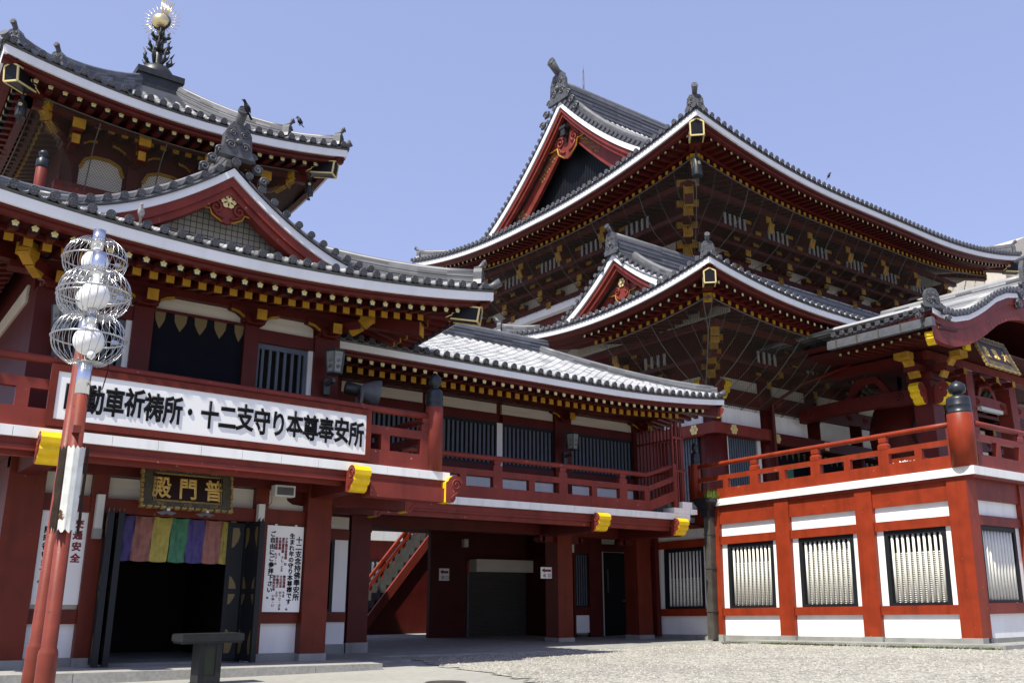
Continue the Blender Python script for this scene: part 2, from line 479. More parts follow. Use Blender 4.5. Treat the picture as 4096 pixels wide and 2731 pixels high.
def rafter_proto(name, w, h, L, rise, kind, th):
    mb = MB()
    for y, z in ((0, 0), (L, rise)):
        for x, zz in ((-w / 2, 0), (w / 2, 0), (w / 2, h), (-w / 2, h)): mb.vert((x, y, z + zz))
    for q in ((0, 1, 2, 3), (7, 6, 5, 4), (0, 4, 5, 1), (1, 5, 6, 2), (2, 6, 7, 3), (3, 7, 4, 0)): mb.face(q)
    if kind == 'flower':
        mb.mi = 2; mb.box(-w / 2 - .004, w / 2 + .004, -.012, .1, -.004, h + .004)
        mb.mi = 1; flower(mb, (0, -.012, h * .5), min(w, h) * .47)
    else:
        mb.mi = 1; mb.box(-w / 2 - .004, w / 2 + .004, -.012, .03, -.004, h + .004)
    me = bpy.data.meshes.new(name)
    me.from_pydata([tuple(v) for v in mb.v], [], mb.f)
    for m in (RED3, GOLDF if kind == 'flower' else GOLD, BLACK): me.materials.append(m)
    me.polygons.foreach_set("material_index", mb.m); me.update()
    return me

def rafters(sd, th, roof, name, me, t0, L, dz, pitch, hip0=True, hip1=True, cap=100, s0=0, s1=None):
    s1 = sd.S if s1 is None else s1
    n = int((s1 - s0) / pitch); off = ((s1 - s0) - n * pitch) / 2
    extra = []
    for i in range(n + 1):
        a = s0 + off + i * pitch
        lim = min(a if hip0 else 99, sd.S - a if hip1 else 99)
        if lim < t0 + .25: continue
        f = min(1, max(.15, (lim - t0) / L))
        c = th.counts.get(name, 0)
        loc = sd.pt(a, t0, sd.E(a) + dz)
        if c < cap:
            th.counts[name] = c + 1
            o = bpy.data.objects.new(name, me); COL.objects.link(o); o.parent = roof
            o.location = loc - th.P; o.rotation_euler = (0, 0, sd.rot); o.scale = (1, f, 1)
        else: extra.append((loc, f))
    if extra:
        mb = MB(); mats = list(me.materials)
        Rz = Matrix.Rotation(sd.rot, 3, 'Z')
        for loc, f in extra:
            b = len(mb.v)
            for v in me.vertices: mb.v.append(Rz @ Vector((v.co.x, v.co.y * f, v.co.z)) + loc)
            for p in me.polygons:
                mb.mi = p.material_index; mb.face([b + q for q in p.vertices])
        o = mb.build(name, mats, th, roof); o["kind"] = "stuff"

def hip_rafter(th, roof, corner, inward, z, L, w, h, slope, k=1.0, name='hip_rafter'):
    """big diagonal corner beam with a black and gold sheath on its end"""
    c = Vector((corner[0], corner[1], z)); d = Vector((inward[0], inward[1], 0)).normalized()
    dd = (d + Z_ * slope).normalized(); sd = d.cross(Z_); up = sd.cross(dd)
    mb = MB(); mb.bar(c + dd * .6 * k, c + dd * L, w, h)
    o = mb.build(name, RED3, th, roof)
    s = MB()
    pent = [(-w * .55, -h * .55), (w * .55, -h * .55), (w * .55, h * .38), (0, h * .62), (-w * .55, h * .38)]
    s.prism(pent, c, sd, up, dd, .75 * k)
    s.mi = 1; g = w * .055
    for i in range(5):
        a = pent[i]; b = pent[(i + 1) % 5]
        s.bar(c + sd * a[0] + up * a[1], c + sd * b[0] + up * b[1], g * 2.2, g * 2.2, up=dd)
        s.bar(c + sd * a[0] + up * a[1], c + sd * a[0] + up * a[1] + dd * (.72 * k if i != 3 else .05), g * 2, g * 2, up=(0, 0, 1) if abs(dd.z) < .9 else (1, 0, 0))
    for sg in (-1, 1):
        q = c + sd * sg * (w * .55 + .006) + dd * .75 * k
        pts = [q + up * (h * f) - dd * k * x for f, x in ((-.52, -.1), (-.4, -.02), (-.3, .06), (-.18, .05), (-.12, .14), (0, .17), (.1, .14), (.16, .05), (.28, .06), (.36, 0))]
        s.tube(pts, g, 5)
        s.tube([q - dd * .2 * k + (dd * math.cos(2 * math.pi * i / 10) + up * math.sin(2 * math.pi * i / 10)) * h * .1 for i in range(10)], g, 5, close=True)
    s.build(name + '_sheath', [BLACK, GOLDF], th, roof)
    return o

def rake_band(mb, fr, us, z0, z1, n0, n1):
    """band following a gable line; fr(u,n,z) -> world; z0(u), z1(u) bottom and top"""
    mb.strip([[fr(u, n1, z0(u)), fr(u, n0, z0(u)), fr(u, n0, z1(u)), fr(u, n1, z1(u)), fr(u, n1, z0(u))] for u in us])

def gegyo(th, parent, fr, z, w, h, n, gold_flower=True, name='gable_pendant'):
    """carved pendant board hanging under a gable apex"""
    mb = MB()
    half = [(0, 0), (.34, -.12), (.42, -.3), (.95, -.44), (1.0, -.58), (.72, -.6), (.6, -.52), (.5, -.6), (.46, -.78), (.28, -.9), (.14, -1.0), (0, -1.04)]
    poly = [(a * w, z + b * h) for a, b in half] + [(-a * w, z + b * h) for a, b in half[-2:0:-1]]
    o = fr(0, n, 0); u = (fr(1, n, 0) - o); nn = (fr(0, n + 1, 0) - o)
    mb.prism(poly, o, u, Z_, nn, .1)
    f = fr(0, n + .13, z)
    mb.smooth = True
    for s in (-1, 1):
        mb.tube(spiral(f + u * s * w * .36 - Z_ * h * .5, u * s, Z_, w * .22, 1.5), w * .045, 5)
        mb.tube([f + u * s * w * .1 - Z_ * h * .85, f + u * s * w * .3 - Z_ * h * .78, f + u * s * w * .42 - Z_ * h * .62], w * .04, 5)
    mb.mi = 1
    for s in (-1, 1):
        mb.tube([f + u * s * w * a + Z_ * h * b - nn * .02 for a, b in ((.14, -1.0), (.46, -.8), (.52, -.6), (.74, -.61), (1.0, -.57))], w * .03, 5)
    p = mb.build(name, [RED2, GOLD], th, parent)
    if gold_flower:
        m2 = MB(); q = f + Z_ * (-h * .2)
        for i in range(6):
            a = math.pi / 3 * i
            e = q + (u * math.cos(a) + Z_ * math.sin(a)) * w * .14
            m2.tube([e, e + nn * .03], w * .1, 7)
        m2.tube([q, q + nn * .09], w * .07, 8)
        m2.build('flower_boss', GOLDF, th, p)
    return p
# ---------------------------------------------------------------- left pavilion
def box_part(name, m, th, dims, parent=None, shear=True):
    mb = MB()
    for d in (dims if isinstance(dims, list) else [dims]): mb.box(*d)
    return mb.build(name, m, th, parent, shear=shear)

PAV = Thing("temple_pavilion", "two-storeyed red temple pavilion with a front gable, behind the long white signboard", "temple building", (6.6, 21, 0),
            shear=lambda p: p + Z_ * (-.0145 * (p.x - 7) * (1 if p.z < 6 else max(0, 1 - (p.z - 6) / 2))))
t = PAV
# --- ground floor, wall plane y = 21.1
for x0, x1 in ((2.98, 3.68), (9.52, 10.16)):
    p = box_part("pillar", REDP, t, (x0, x1, 20.9, 21.55, .30, 4.3))
    box_part("pillar_base", CONC, t, (x0 - .02, x1 + .02, 20.86, 21.6, .1, .32), p)
for x0, x1 in ((4.62, 4.94), (8.24, 8.56)):
    p = box_part("post", REDP, t, (x0, x1, 21.0, 21.3, .32, 4.3))
    box_part("post_base", CONC, t, (x0 - .01, x1 + .01, 20.97, 21.3, .1, .33), p)
for x0, x1 in ((3.68, 4.62), (8.56, 9.52)):
    box_part("wall_panel", WHITE, t, (x0, x1, 21.2, 21.3, .33, 1.0))
    box_part("wall_base", CONC, t, (x0, x1, 21.1, 21.3, .1, .33))
    box_part("rail_beam", REDP, t, (x0, x1, 21.1, 21.25, .99, 1.28))
    box_part("wall_panel", CREAM, t, (x0, x1, 21.2, 21.3, 1.28, 3.3))
    box_part("lintel_beam", REDP, t, (x0, x1, 21.05, 21.25, 3.25, 3.6))
    mb = MB()   # curved white spandrel under the beam
    w = x1 - x0
    if x0 > 8:
        poly = [(x0, 3.6), (x1, 3.6), (x1, 3.72)] + [(x1 - w * .5 * math.cos(R(a)) - .0, 4.06 - .32 * math.sin(R(a)) - .0) for a in range(90, -1, -15)] + [(x0, 4.06)]
        poly = [(x0, 3.6), (x1, 3.6), (x1, 3.74), (x1 - .28, 3.76), (x1 - .42, 3.84), (x1 - .5, 4.06), (x0, 4.06)]
    else: poly = [(x0, 3.6), (x1, 3.6), (x1, 4.06), (x0, 4.06)]
    mb.prism(poly, (0, 21.2, 0), X_, Z_, Y_, .1); mb.build("wall_panel", CREAM, t)
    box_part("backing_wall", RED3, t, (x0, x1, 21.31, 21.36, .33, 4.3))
box_part("wall_panel", CREAM, t, (4.94, 8.24, 21.2, 21.3, 3.58, 4.04))
box_part("lintel_beam", REDP, t, (4.94, 8.24, 21.02, 21.3, 3.28, 3.58))
box_part("head_beam", RED3, t, (2.98, 10.16, 20.95, 21.3, 4.06, 4.44))
# dark room behind the doorway
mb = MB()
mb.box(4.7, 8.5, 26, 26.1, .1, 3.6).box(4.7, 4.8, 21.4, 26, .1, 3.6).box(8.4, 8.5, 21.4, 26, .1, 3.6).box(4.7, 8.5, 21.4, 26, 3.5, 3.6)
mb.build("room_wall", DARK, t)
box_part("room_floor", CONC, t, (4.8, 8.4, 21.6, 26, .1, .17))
for x0, d in ((5.02, 1), (7.9, -1)):
    pass
def door_leaf(x, y0, y1, ang):
    mb = MB()
    c = Vector((x, y0, 0)); d = Vector((math.cos(R(ang)), math.sin(R(ang)), 0)); n = Vector((-d.y, d.x, 0))
    L = y1
    mb.obox(c + d * L / 2 + Z_ * 1.72, d, n, Z_, L / 2, .035, 1.52)
    for s in (0, 1):
        mb.obox(c + d * (L * s) + Z_ * 1.72, d, n, Z_, .05, .06, 1.54)
    for z in (.28, 1.7, 3.2): mb.obox(c + d * L / 2 + Z_ * z, d, n, Z_, L / 2, .05, .06)
    o = mb.build("door_leaf", FRAMEB, t)
    for sg in (-1, 1):
        for z in (.55, 1.72, 3.0):
            for e in (0, 1):
                g = MB(); poly = [(0, -.34), (.1, -.3), (.19, -.16), (.23, 0), (.19, .16), (.1, .3), (0, .34)]
                g.prism(poly, c + d * (L * e) + Z_ * z + n * sg * .04, d * (1 if e == 0 else -1), Z_, n * sg, .008)
                g.build("hinge_plate", NAILG, t, o)
door_leaf(4.98, 21.35, .8, -93); door_leaf(5.14, 21.35, .8, -90)
door_leaf(7.86, 21.5, .85, -12 + 0); door_leaf(8.22, 21.35, .78, -88)
for x0 in (4.70, 8.26):      # pale box lamps on the door posts
    mb = MB(); mb.box(x0, x0 + .15, 20.84, 20.995, 2.95, 3.66); mb.mi = 1; mb.box(x0 - .01, x0 + .16, 20.83, 20.997, 2.74, 2.95)
    solo(mb.build("wall_lamp", [GREYP, CONC], None), "tall pale box lamp on the door post " + ("left of the dark doorway" if x0 < 6 else "right of the dark doorway"), "wall lamp", "box lamps beside the doorway")
# side wing behind the right pillar
box_part("side_wall", RED3, t, (10.0, 10.16, 21.55, 24.3, .1, 4.3))
box_part("rear_wall", RED3, t, (10.16, 12.45, 24.45, 24.6, .1, 4.3))
box_part("wall_panel", WHITE, t, [(10.16, 12.4, 24.35, 24.44, .36, .95), (11.97, 12.4, 24.35, 24.44, 1.22, 3.2)])
box_part("wall_panel", CREAM, t, (10.16, 12.4, 24.35, 24.44, 3.5, 3.85))
box_part("rail_beam", REDP, t, [(10.16, 12.4, 24.3, 24.44, .95, 1.22), (10.16, 12.4, 24.3, 24.44, 3.2, 3.5)])
box_part("wall_base", CONC, t, (10.16, 12.4, 24.3, 24.44, .1, .36))
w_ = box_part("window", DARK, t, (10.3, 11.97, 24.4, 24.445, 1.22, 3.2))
box_part("window_frame", FRAMEB, t, [(11.87, 11.97, 24.32, 24.4, 1.22, 3.2), (10.3, 11.87, 24.32, 24.4, 1.22, 1.3), (10.3, 11.87, 24.32, 24.4, 3.12, 3.2)], w_)
box_part("left_wall", RED3, t, (2.98, 3.1, 21.55, 46, .1, 4.3))
# --- upper floor, wall plane y = 21
box_part("floor_slab", RED3, t, (.6, 12.1, 19.6, 34, 4.28, 4.45))
ZU = 4.6
for x0, x1 in ((3.0, 3.72), (5.02, 5.46), (7.62, 7.98), (9.47, 10.16)):
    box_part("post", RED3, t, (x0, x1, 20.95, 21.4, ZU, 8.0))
wins = []
for x0, x1 in ((3.72, 5.02), (7.98, 9.47)):
    box_part("lintel_beam", RED3, t, (x0, x1, 21.0, 21.3, 7.6, 7.93))
    box_part("rail_beam", RED3, t, (x0, x1, 21.0, 21.3, 5.2, 5.7))
    box_part("wall_panel", WHITE, t, [(x1 - .12, x1, 21.05, 21.2, 5.7, 7.6)])
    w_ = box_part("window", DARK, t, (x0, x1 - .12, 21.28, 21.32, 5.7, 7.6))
    mb = MB(); mb.box(x0, x1 - .12, 21.1, 21.2, 7.47, 7.6).box(x0, x0 + .1, 21.1, 21.2, 5.7, 7.47).box(x1 - .22, x1 - .12, 21.1, 21.2, 5.7, 7.47)
    mb.build("window_frame", SLATB, t, w_)
    n = int((x1 - x0 - .32) / .178)
    mb = MB()
    for i in range(n):
        xx = x0 + .1 + (x1 - x0 - .32) * (i + .5) / n
        mb.box(xx - .035, xx + .035, 21.12, 21.18, 5.7, 7.47)
    mb.build("window_slats", SLATB, t, w_)
    box_part("wall_panel", RED3, t, (x0, x1, 21.1, 21.3, ZU, 5.2))
for x0, x1 in ((3.72, 5.02), (5.46, 7.62), (7.98, 9.47)):
    mb = MB(); n = 10; h0, h1 = 7.93, 8.32
    poly = [(x0, h0), (x1, h0)] + [(x1 - .0 - (.16) * (1 - math.cos(a)), h0 + (h1 - h0) * (.35 + .65 * math.sin(a))) for a in frange(0, math.pi / 2, 5)] + [(x0 + .16 * (1 - math.cos(a)), h0 + (h1 - h0) * (.35 + .65 * math.sin(a))) for a in frange(math.pi / 2, 0, 5)]
    mb.prism(poly, (0, 21.1, 0), X_, Z_, Y_, .1); mb.build("wall_panel", CREAM, t)
    box_part("backing_wall", RED3, t, (x0, x1, 21.22, 21.3, 7.93, 8.5))
box_part("lintel_beam", RED3, t, (5.46, 7.62, 20.98, 21.3, 7.93 - .0, 7.99))
mb = MB(); mb.box(5.46, 7.62, 21.05, 21.12, ZU, 7.93)
cur = mb.build("door_curtain", NAVY, t)
mb = MB()
for i in range(5):
    xx = 5.62 + .47 * i; w = .15 if 0 < i < 4 else .12
    mb.prism([(xx - w, 7.93), (xx - w * .9, 7.75), (xx - w * .45, 7.62), (xx, 7.52), (xx + w * .45, 7.62), (xx + w * .9, 7.75), (xx + w, 7.93)], (0, 21.045, 0), X_, Z_, Y_, -.012)
mb.build("gilt_pendants", NAILG, t, cur)
box_part("eave_beam", RED3, t, (2.4, 10.8, 20.9, 21.3, 8.32, 8.62))
box_part("left_wall", RED3, t, (3.0, 3.1, 21.4, 64, ZU, 9.6))
box_part("left_wall_panel", CREAM, t, (2.95, 3.0, 22, 30, 7.9, 8.3))
box_part("right_wall", RED3, t, (10.0, 10.12, 21.4, 34, ZU, 9.2))
# capitals with gold edged arms
def capital(x, y, z, th, k=1.0, parent=None, left=True, right=True, corner=0):
    mb = MB()
    mb.box(x - .26 * k, x + .26 * k, y - .14 * k, y + .3 * k, z - .30 * k, z - .12 * k)
    mb.prism([(-.19, 0), (.19, 0), (.27, .12), (.27, .2), (-.27, .2), (-.27, .12)] and [(-.19 * k, 0), (.19 * k, 0), (.27 * k, .1 * k), (.27 * k, .2 * k), (-.27 * k, .2 * k), (-.27 * k, .1 * k)], (x, y - .2 * k, z - .34 * k), X_, Z_, Y_, .5 * k)
    arm = [(-.62, .2), (-.6, .1), (-.42, .06), (-.3, -.02), (-.18, -.06), (.18, -.06), (.3, -.02), (.42, .06), (.6, .1), (.62, .2)]
    mb.prism([(a * k, b * k) for a, b in arm], (x, y - .12 * k, z - .12 * k), X_, Z_, Y_, .3 * k)
    mb.box(x - .1 * k, x + .1 * k, y - .55 * k, y, z - .3 * k, z - .08 * k)
    mb.mi = 1
    mb.box(x - .12 * k, x + .12 * k, y - .575 * k, y - .55 * k, z - .32 * k, z - .06 * k)
    for s in (-1, 1):
        pts = [(a * k * s, b * k) for a, b in arm[5:9]]
        for (a, b), (c, d) in zip(pts, pts[1:]):
            mb.prism([(a, b), (c, d), (c, d - .06 * k), (a, b - .06 * k)], (x, y - .15 * k, z - .12 * k), X_, Z_, Y_, .04)
    if corner:
        d = Vector((corner, -1, 0)).normalized(); q = Vector((x, y, z))
        mb.mi = 0; mb.bar(q - Z_ * .12 * k, q + d * .9 * k - Z_ * .02, .2 * k, .22 * k)
        mb.mi = 1
        mb.bar(q + d * .9 * k - Z_ * .0, q + d * 1.15 * k + Z_ * .2 * k, .24 * k, .24 * k)
        mb.bar(q + d * .62 * k - Z_ * .22 * k, q + d * .92 * k - Z_ * .06 * k, .2 * k, .12 * k)
        mb.bar(q + d * .9 * k + Z_ * .2 * k, q + d * 1.2 * k + Z_ * .2 * k, .34 * k, .26 * k)
    mb.build("capital", [RED3, GOLD], th, parent)
capital(3.36, 20.95, 8.3, t, 1.0, corner=-1); capital(5.24, 20.95, 8.3, t); capital(7.8, 20.95, 8.3, t); capital(9.8, 20.95, 8.3, t, 1.0, corner=1)

# --- lower roof: eaves
def new_parts(): return {k: MB() for k in ('fascia', 'under', 'soffit', 'tiles')}
def finish(M, th, roof, sh=False):
    M['fascia'].build("eave_fascia", FASC, th, roof, shear=sh); M['under'].build("eave_moulding", RED3, th, roof, shear=sh)
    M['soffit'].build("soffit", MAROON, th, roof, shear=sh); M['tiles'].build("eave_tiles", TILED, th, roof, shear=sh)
X0, X1, Y0, Y1 = -.1, 13.3, 18.5, 24.1
g_pav = lambda t_: .40 * t_ + .012 * t_ * t_
sF = Side((X0, Y0), (1, 0), (0, 1), X1 - X0, 8.5, .55, 6.7)
sR = Side((X1, Y0), (0, 1), (-1, 0), Y1 - Y0, 8.5, .55, 6.7, 1, .15)
sL = Side((X0, Y0), (0, 1), (1, 0), 45, 8.5, .55, 6.7, 1, 0)
M = new_parts(); mb = MB()
tmF = lambda a: min(a, sF.S - a, 6.6); tmR = lambda a: min(a, 5.0); tmL = lambda a: min(a, 3.2)
cF = eave(sF, M); cR = eave(sR, M); cL = eave(sL, M)
roof_sheet(sF, mb, g_pav, .3, tmF, 0, sF.S, 40, 6); roof_sheet(sR, mb, g_pav, .3, tmR, 0, sR.S, 12, 4); roof_sheet(sL, mb, g_pav, .3, tmL, 0, sL.S, 12, 4)
# roof > everything: the roof's own mesh is its tiled slope
roof_rolls(sF, mb, cF, g_pav, .3, tmF); roof_rolls(sR, mb, cR, g_pav, .3, tmR); roof_rolls(sL, mb, cL, g_pav, .3, tmL)
roof = mb.build("lower_roof", TILE, t, tone=True, shear=False)
finish(M, t, roof)
fly = rafter_proto("flying_rafter", .15, .15, 1.1, .14, 'flower', t)
base = rafter_proto("base_rafter", .16, .17, 1.7, .42, 'square', t)
rafters(sF, t, roof, "flying_rafter", fly, .42, 1.1, -.265, .355); rafters(sR, t, roof, "flying_rafter", fly, .42, 1.1, -.265, .355, True, False)
rafters(sL, t, roof, "flying_rafter", fly, .42, 1.1, -.265, .355, True, False)
rafters(sF, t, roof, "base_rafter", base, 1.08, 1.7, -.33, .355); rafters(sR, t, roof, "base_rafter", base, 1.08, 1.7, -.33, .355, True, False)
rafters(sL, t, roof, "base_rafter", base, 1.08, 1.7, -.33, .355, True, False)
def kioi(sds, th, roof, t0, dz, h, w=.12):
    mb = MB()
    for sd, a0, a1 in sds:
        A = frange(a0, a1, max(6, int((a1 - a0) / .7)))
        mb.strip([[sd.pt(a, t0, sd.E(a) + dz + h), sd.pt(a, t0, sd.E(a) + dz), sd.pt(a, t0 + w, sd.E(a) + dz)] for a in A])
    mb.build("eave_board", RED3, th, roof, shear=False)
kioi([(sF, 1, sF.S - 1), (sR, 1, sR.S), (sL, 1, sL.S)], t, roof, .98, -.16, .1)
for cx, ins, zz in ((X1 - .25, (-1, 1), 8.66), (X0 + .25, (1, 1), 8.66)):
    hip_rafter(t, roof, (cx, Y0 + .25), ins, zz, 4.2, .34, .40, .16)
    mb = MB(); d = Vector((ins[0], ins[1], 0)).normalized(); c = Vector((cx, Y0 + .25, zz - .34)) + d * 1.55
    mb.bar(c, c + d * 2.6 + Z_ * .5, .3, .34); mb.mi = 1; mb.bar(c - d * .02, c + d * .02, .32, .36); mb.build("corner_beam", [RED3, GOLD], t, roof, shear=False)
hip_rafter(t, roof, (X1 - .2, Y1 - .1), (-1, -.35), 8.28, 2.2, .3, .36, .1)
# hip ridges with end ornaments
def hip_path(sd, corner_s, g, off, t0, t1, n=8, rev=False):
    return [sd.surf(corner_s + (a if not rev else -a), a, g, off) for a in frange(t0, t1, n)]
mb = MB()
pR = hip_path(sF, sF.S, g_pav, .33, .3, 6.0, 10, True); pL = hip_path(sF, 0, g_pav, .33, .3, 6.0, 10)
ridge(mb, pR, .26, .42, 6); ridge(mb, pL, .24, .2, 3)
mb.build("hip_ridge", RIDGE, t, roof, tone=True, shear=False)
mb = MB()
for pth, o in ((pR, (1, -1)), (pL, (-1, -1))):
    d = Vector((o[0], o[1], 0)).normalized()
    mb = MB(); onigawara(mb, pth[0] + Z_ * .05 + d * .02, d, .42, .5, fancy=1)
    q = pth[0] + d * .1 - Z_ * .05; mb.tube([q, q + d * .3 + Z_ * .08, q + d * .52 + Z_ * .2], [.09, .1, .115], 10)
    mb.build("ridge_ornament", TILED, t, roof, shear=False)

# --- front gable over the lower roof
GX, GY = 6.52, 19.5
def zg(r): return 9.36 + 1.88 * max(0, 1 - r / 3.75) ** 1.7
fr = lambda u, n, z: Vector((GX + u, GY - n, z))
us = [-4.0 + 8.0 * i / 64 for i in range(65)]
gb = MB()
zt = lambda u: zg(abs(u)); 
rake_band(gb, fr, us, lambda u: zt(u) - .2, zt, .0, -.1)
gable = gb.build("gable_fascia", FASC, t, roof, shear=False)
gb = MB()
rake_band(gb, fr, us, lambda u: max(9.0, zt(u) - .44), lambda u: zt(u) - .2, -.06, -.2)
rake_band(gb, fr, us, lambda u: max(9.0, zt(u) - .62), lambda u: zt(u) - .40, -.13, -.3)
rake_band(gb, fr, us, lambda u: max(9.0, min(zt(u) - .62, 10.62 - .44 * abs(u))), lambda u: zt(u) - .58, -.3, -.44)
gb.build("bargeboard", RED2, t, roof, shear=False)
gb = MB()
poly = [(-2.9, 9.0), (2.9, 9.0), (2.9, 9.2), (0, 10.9), (-2.9, 9.2)]
gb.prism(poly, fr(0, -.85, 0), X_, Z_, Y_, .05)
gp = gb.build("gable_wall", CREAM, t, roof, shear=False)
gb = MB()
for i in range(-19, 20): gb.box(GX + i * .14 - .008, GX + i * .14 + .008, GY + .62, GY + .635, 9.0, 10.6 - .5 * abs(i * .14))
for j in range(11): gb.box(GX - 2.8 + .22 * j, GX + 2.8 - .22 * j, GY + .62, GY + .635, 9.1 + j * .14, 9.116 + j * .14)
gb.build("gable_grille", GUTTER, t, roof, shear=False)
gb = MB(); gb.box(GX - 2.6, GX + 2.6, GY + .7, GY + .84, 9.2, 9.38); gb.build("gable_beam", RED3, t, roof, shear=False)
gegyo(t, roof, fr, 10.60, .78, .66, -.34)
gt = MB()
n = 11
for s in (-1, 1):
    prev = None
    for i in range(1, n + 1):
        r = .33 * i + .02
        z = zg(r) + .16
        c = fr(s * r, .08, z); disc(gt, c, -Y_, .095, .06, True)
        gt.tube([c, c + Y_ * .9], .085, 7, caps=False)
        if prev:
            rows = []
            for j in range(7):
                f = j / 6; x = lerp(prev, r, f); sag = math.sin(math.pi * f) * .05
                rows.append([fr(s * x, .05, zg(x) + .0), fr(s * x, .06, zg(x) + .09 - sag), fr(s * x, -.12, zg(x) + .12)])
            gt.strip(rows)
        prev = r
disc(gt, fr(0, .12, zg(0) + .12), -Y_, .11, .1, True)
gt.build("gable_tiles", TILED, t, roof, shear=False)
gs = MB()
for s in (-1, 1):
    gs.strip([[fr(s * r, -n_, zg(r) + .07) for n_ in (0, 1.5, 3.0, 4.6, 6.2)] for r in frange(0, 3.9, 20)])
    for q in range(1, 17):
        y = .55 + .355 * q
        pts = [fr(s * r, -y, zg(r) + .1) for r in frange(.15, 3.9, 12)]
        for i in range(12):
            gs.tone = random.random(); gs.tube(pts[i:i + 2], [.09, .08], 6, caps=False)
gs.tone = .5
gs.build("gable_slope", TILE, t, roof, tone=True, shear=False)
rg = MB()
for s in (-1, 1):
    ridge(rg, [fr(s * r, -.42, zg(r) + .06) for r in frange(.25, 3.9, 10)], .22, .24, 3)
ridge(rg, [fr(0, -.2 - .6 * i, zg(0) + .1) for i in range(10)], .3, .5, 5)
rg.build("gable_ridge", RIDGE, t, roof, tone=True, shear=False)
om = MB()
onigawara(om, fr(0, .0, zg(0) + .24), -Y_, .68, .86, fancy=2)
om.build("gable_ornament", TILED, t, roof, shear=False)

# --- tower storey and its pyramid roof
cx, cy, hw = 6.62, 28.4, 4.75
ty0 = cy - hw
box_part("tower_wall", RED3, t, (3.9, 9.35, 25.9, 31, 9, 14.6), shear=False)
for x0, x1 in ((3.8, 4.15), (5.55, 5.85), (7.4, 7.7), (9.1, 9.45)):
    box_part("tower_post", RED3, t, (x0, x1, 25.78, 26.1, 9, 14.2), shear=False)
for x0, x1 in ((4.3, 5.45), (6.0, 7.25), (7.85, 8.95)):
    mb = MB(); m_ = (x0 + x1) / 2; w = (x1 - x0) / 2
    mb.prism([(m_ - w, 12.55), (m_ + w, 12.55), (m_ + w, 13.1), (m_ + w * .8, 13.4), (m_ + w * .35, 13.52), (m_ - w * .35, 13.52), (m_ - w * .8, 13.4), (m_ - w, 13.1)], (0, 25.86, 0), X_, Z_, Y_, .05)
    mb.build("tower_wall_panel", CREAM, t, shear=False)
    mb = MB()
    for a, b in (((m_ + w, 13.1), (m_ + w * .8, 13.4)), ((m_ + w * .8, 13.4), (m_ + w * .35, 13.52)), ((m_ - w, 13.1), (m_ - w * .8, 13.4)), ((m_ - w * .8, 13.4), (m_ - w * .35, 13.52)), ((m_ - w * .35, 13.52), (m_ + w * .35, 13.52))):
        mb.bar((a[0], 25.84, a[1]), (b[0], 25.84, b[1]), .05, .09)
    mb.build("gold_trim", GOLD, t, shear=False)
box_part("tower_beam", RED2, t, (3.7, 9.5, 25.7, 26, 12.2, 12.55), shear=False)
for xx in (3.97, 5.7, 7.55, 9.27): capital(xx, 25.75, 13.95, t, 1.1, corner=(-1 if xx < 4.5 else 1 if xx > 9 else 0))
for xx in (3.97, 5.7, 7.55, 9.27):
    mb = MB(); mb.mi = 1; mb.box(xx - .16, xx + .16, 24.75, 24.8, 13.76, 14.04); mb.box(xx - .1, xx + .1, 24.95, 25.0, 13.4, 13.66); mb.mi = 0; mb.box(xx - .13, xx + .13, 24.8, 25.9, 13.7, 14.0).box(xx - .09, xx + .09, 25.0, 25.9, 13.42, 13.71)
    mb.build("bracket_arm", [RED3, GOLD], t, shear=False)
box_part("tower_purlin", RED3, t, [(2.6, 10.6, 24.8, 25.0, 14.02, 14.26), (2.6, 2.8, 24.8, 32, 14.02, 14.26)], shear=False)
# tower balcony
bp = Thing("balcony_railing", "red tower railing with a dark bulb cap, half hidden behind the front gable", "railing", (6.6, 22.6, 10))
mb = MB(); mb.lathe([(.13, 9.6), (.13, 11.48), (.12, 11.5)], (2.98, 22.8, 0), 14); po = mb.build("railing_post", RED2, bp)
mb = MB(); mb.lathe([(.135, 11.49), (.145, 11.54), (.14, 11.7), (.1, 11.74), (.06, 11.77), (.11, 11.83), (.12, 11.88), (.07, 11.94), (.01, 11.97)], (2.98, 22.8, 0), 14); mb.build("post_cap", IRONB, bp, po)
mb = MB()
mb.tube([(3.1, 22.8, 10.72), (10, 22.8, 10.72)], .075, 8); mb.build("handrail", RED2, bp)
mb = MB(); mb.box(3.1, 10, 22.74, 22.86, 10.35, 10.47); mb.build("middle_rail", RED2, bp)
mb = MB(); mb.box(2.9, 10.2, 22.7, 25.9, 9.6, 9.75); mb.build("balcony_floor", RED3, t, shear=False)

g_tow = lambda q: .40 * q + .052 * q * q
SS = [Side((cx - hw, ty0), (1, 0), (0, 1), 2 * hw, 14.2, .5, 4.9), Side((cx - hw, ty0), (0, 1), (1, 0), 2 * hw, 14.2, .5, 4.9),
      Side((cx + hw, ty0), (0, 1), (-1, 0), 2 * hw, 14.2, .5, 4.9), Side((cx - hw, ty0 + 2 * hw), (1, 0), (0, -1), 2 * hw, 14.2, .5, 4.9)]
M = new_parts(); mb = MB(); tm = lambda a: min(a, 2 * hw - a, hw - .55)
for i, sd in enumerate(SS):
    cs = eave(sd, M, pitch=.34, phase=0, soff_t=2.2)
    roof_sheet(sd, mb, g_tow, .3, tm, 0, sd.S, 28, 6); roof_rolls(sd, mb, cs, g_tow, .3, tm)
roof = mb.build("tower_roof", TILE, t, tone=True, shear=False)
finish(M, t, roof)
for sd in SS[:2]:
    rafters(sd, t, roof, "tower_flying_rafter", fly, .42, 1.1, -.24, .355)
    rafters(sd, t, roof, "tower_base_rafter", base, 1.35, 1.2, -.30, .355)
kioi([(SS[0], 1, 2 * hw - 1), (SS[1], 1, 2 * hw - 1)], t, roof, 1.15, -.14, .1)
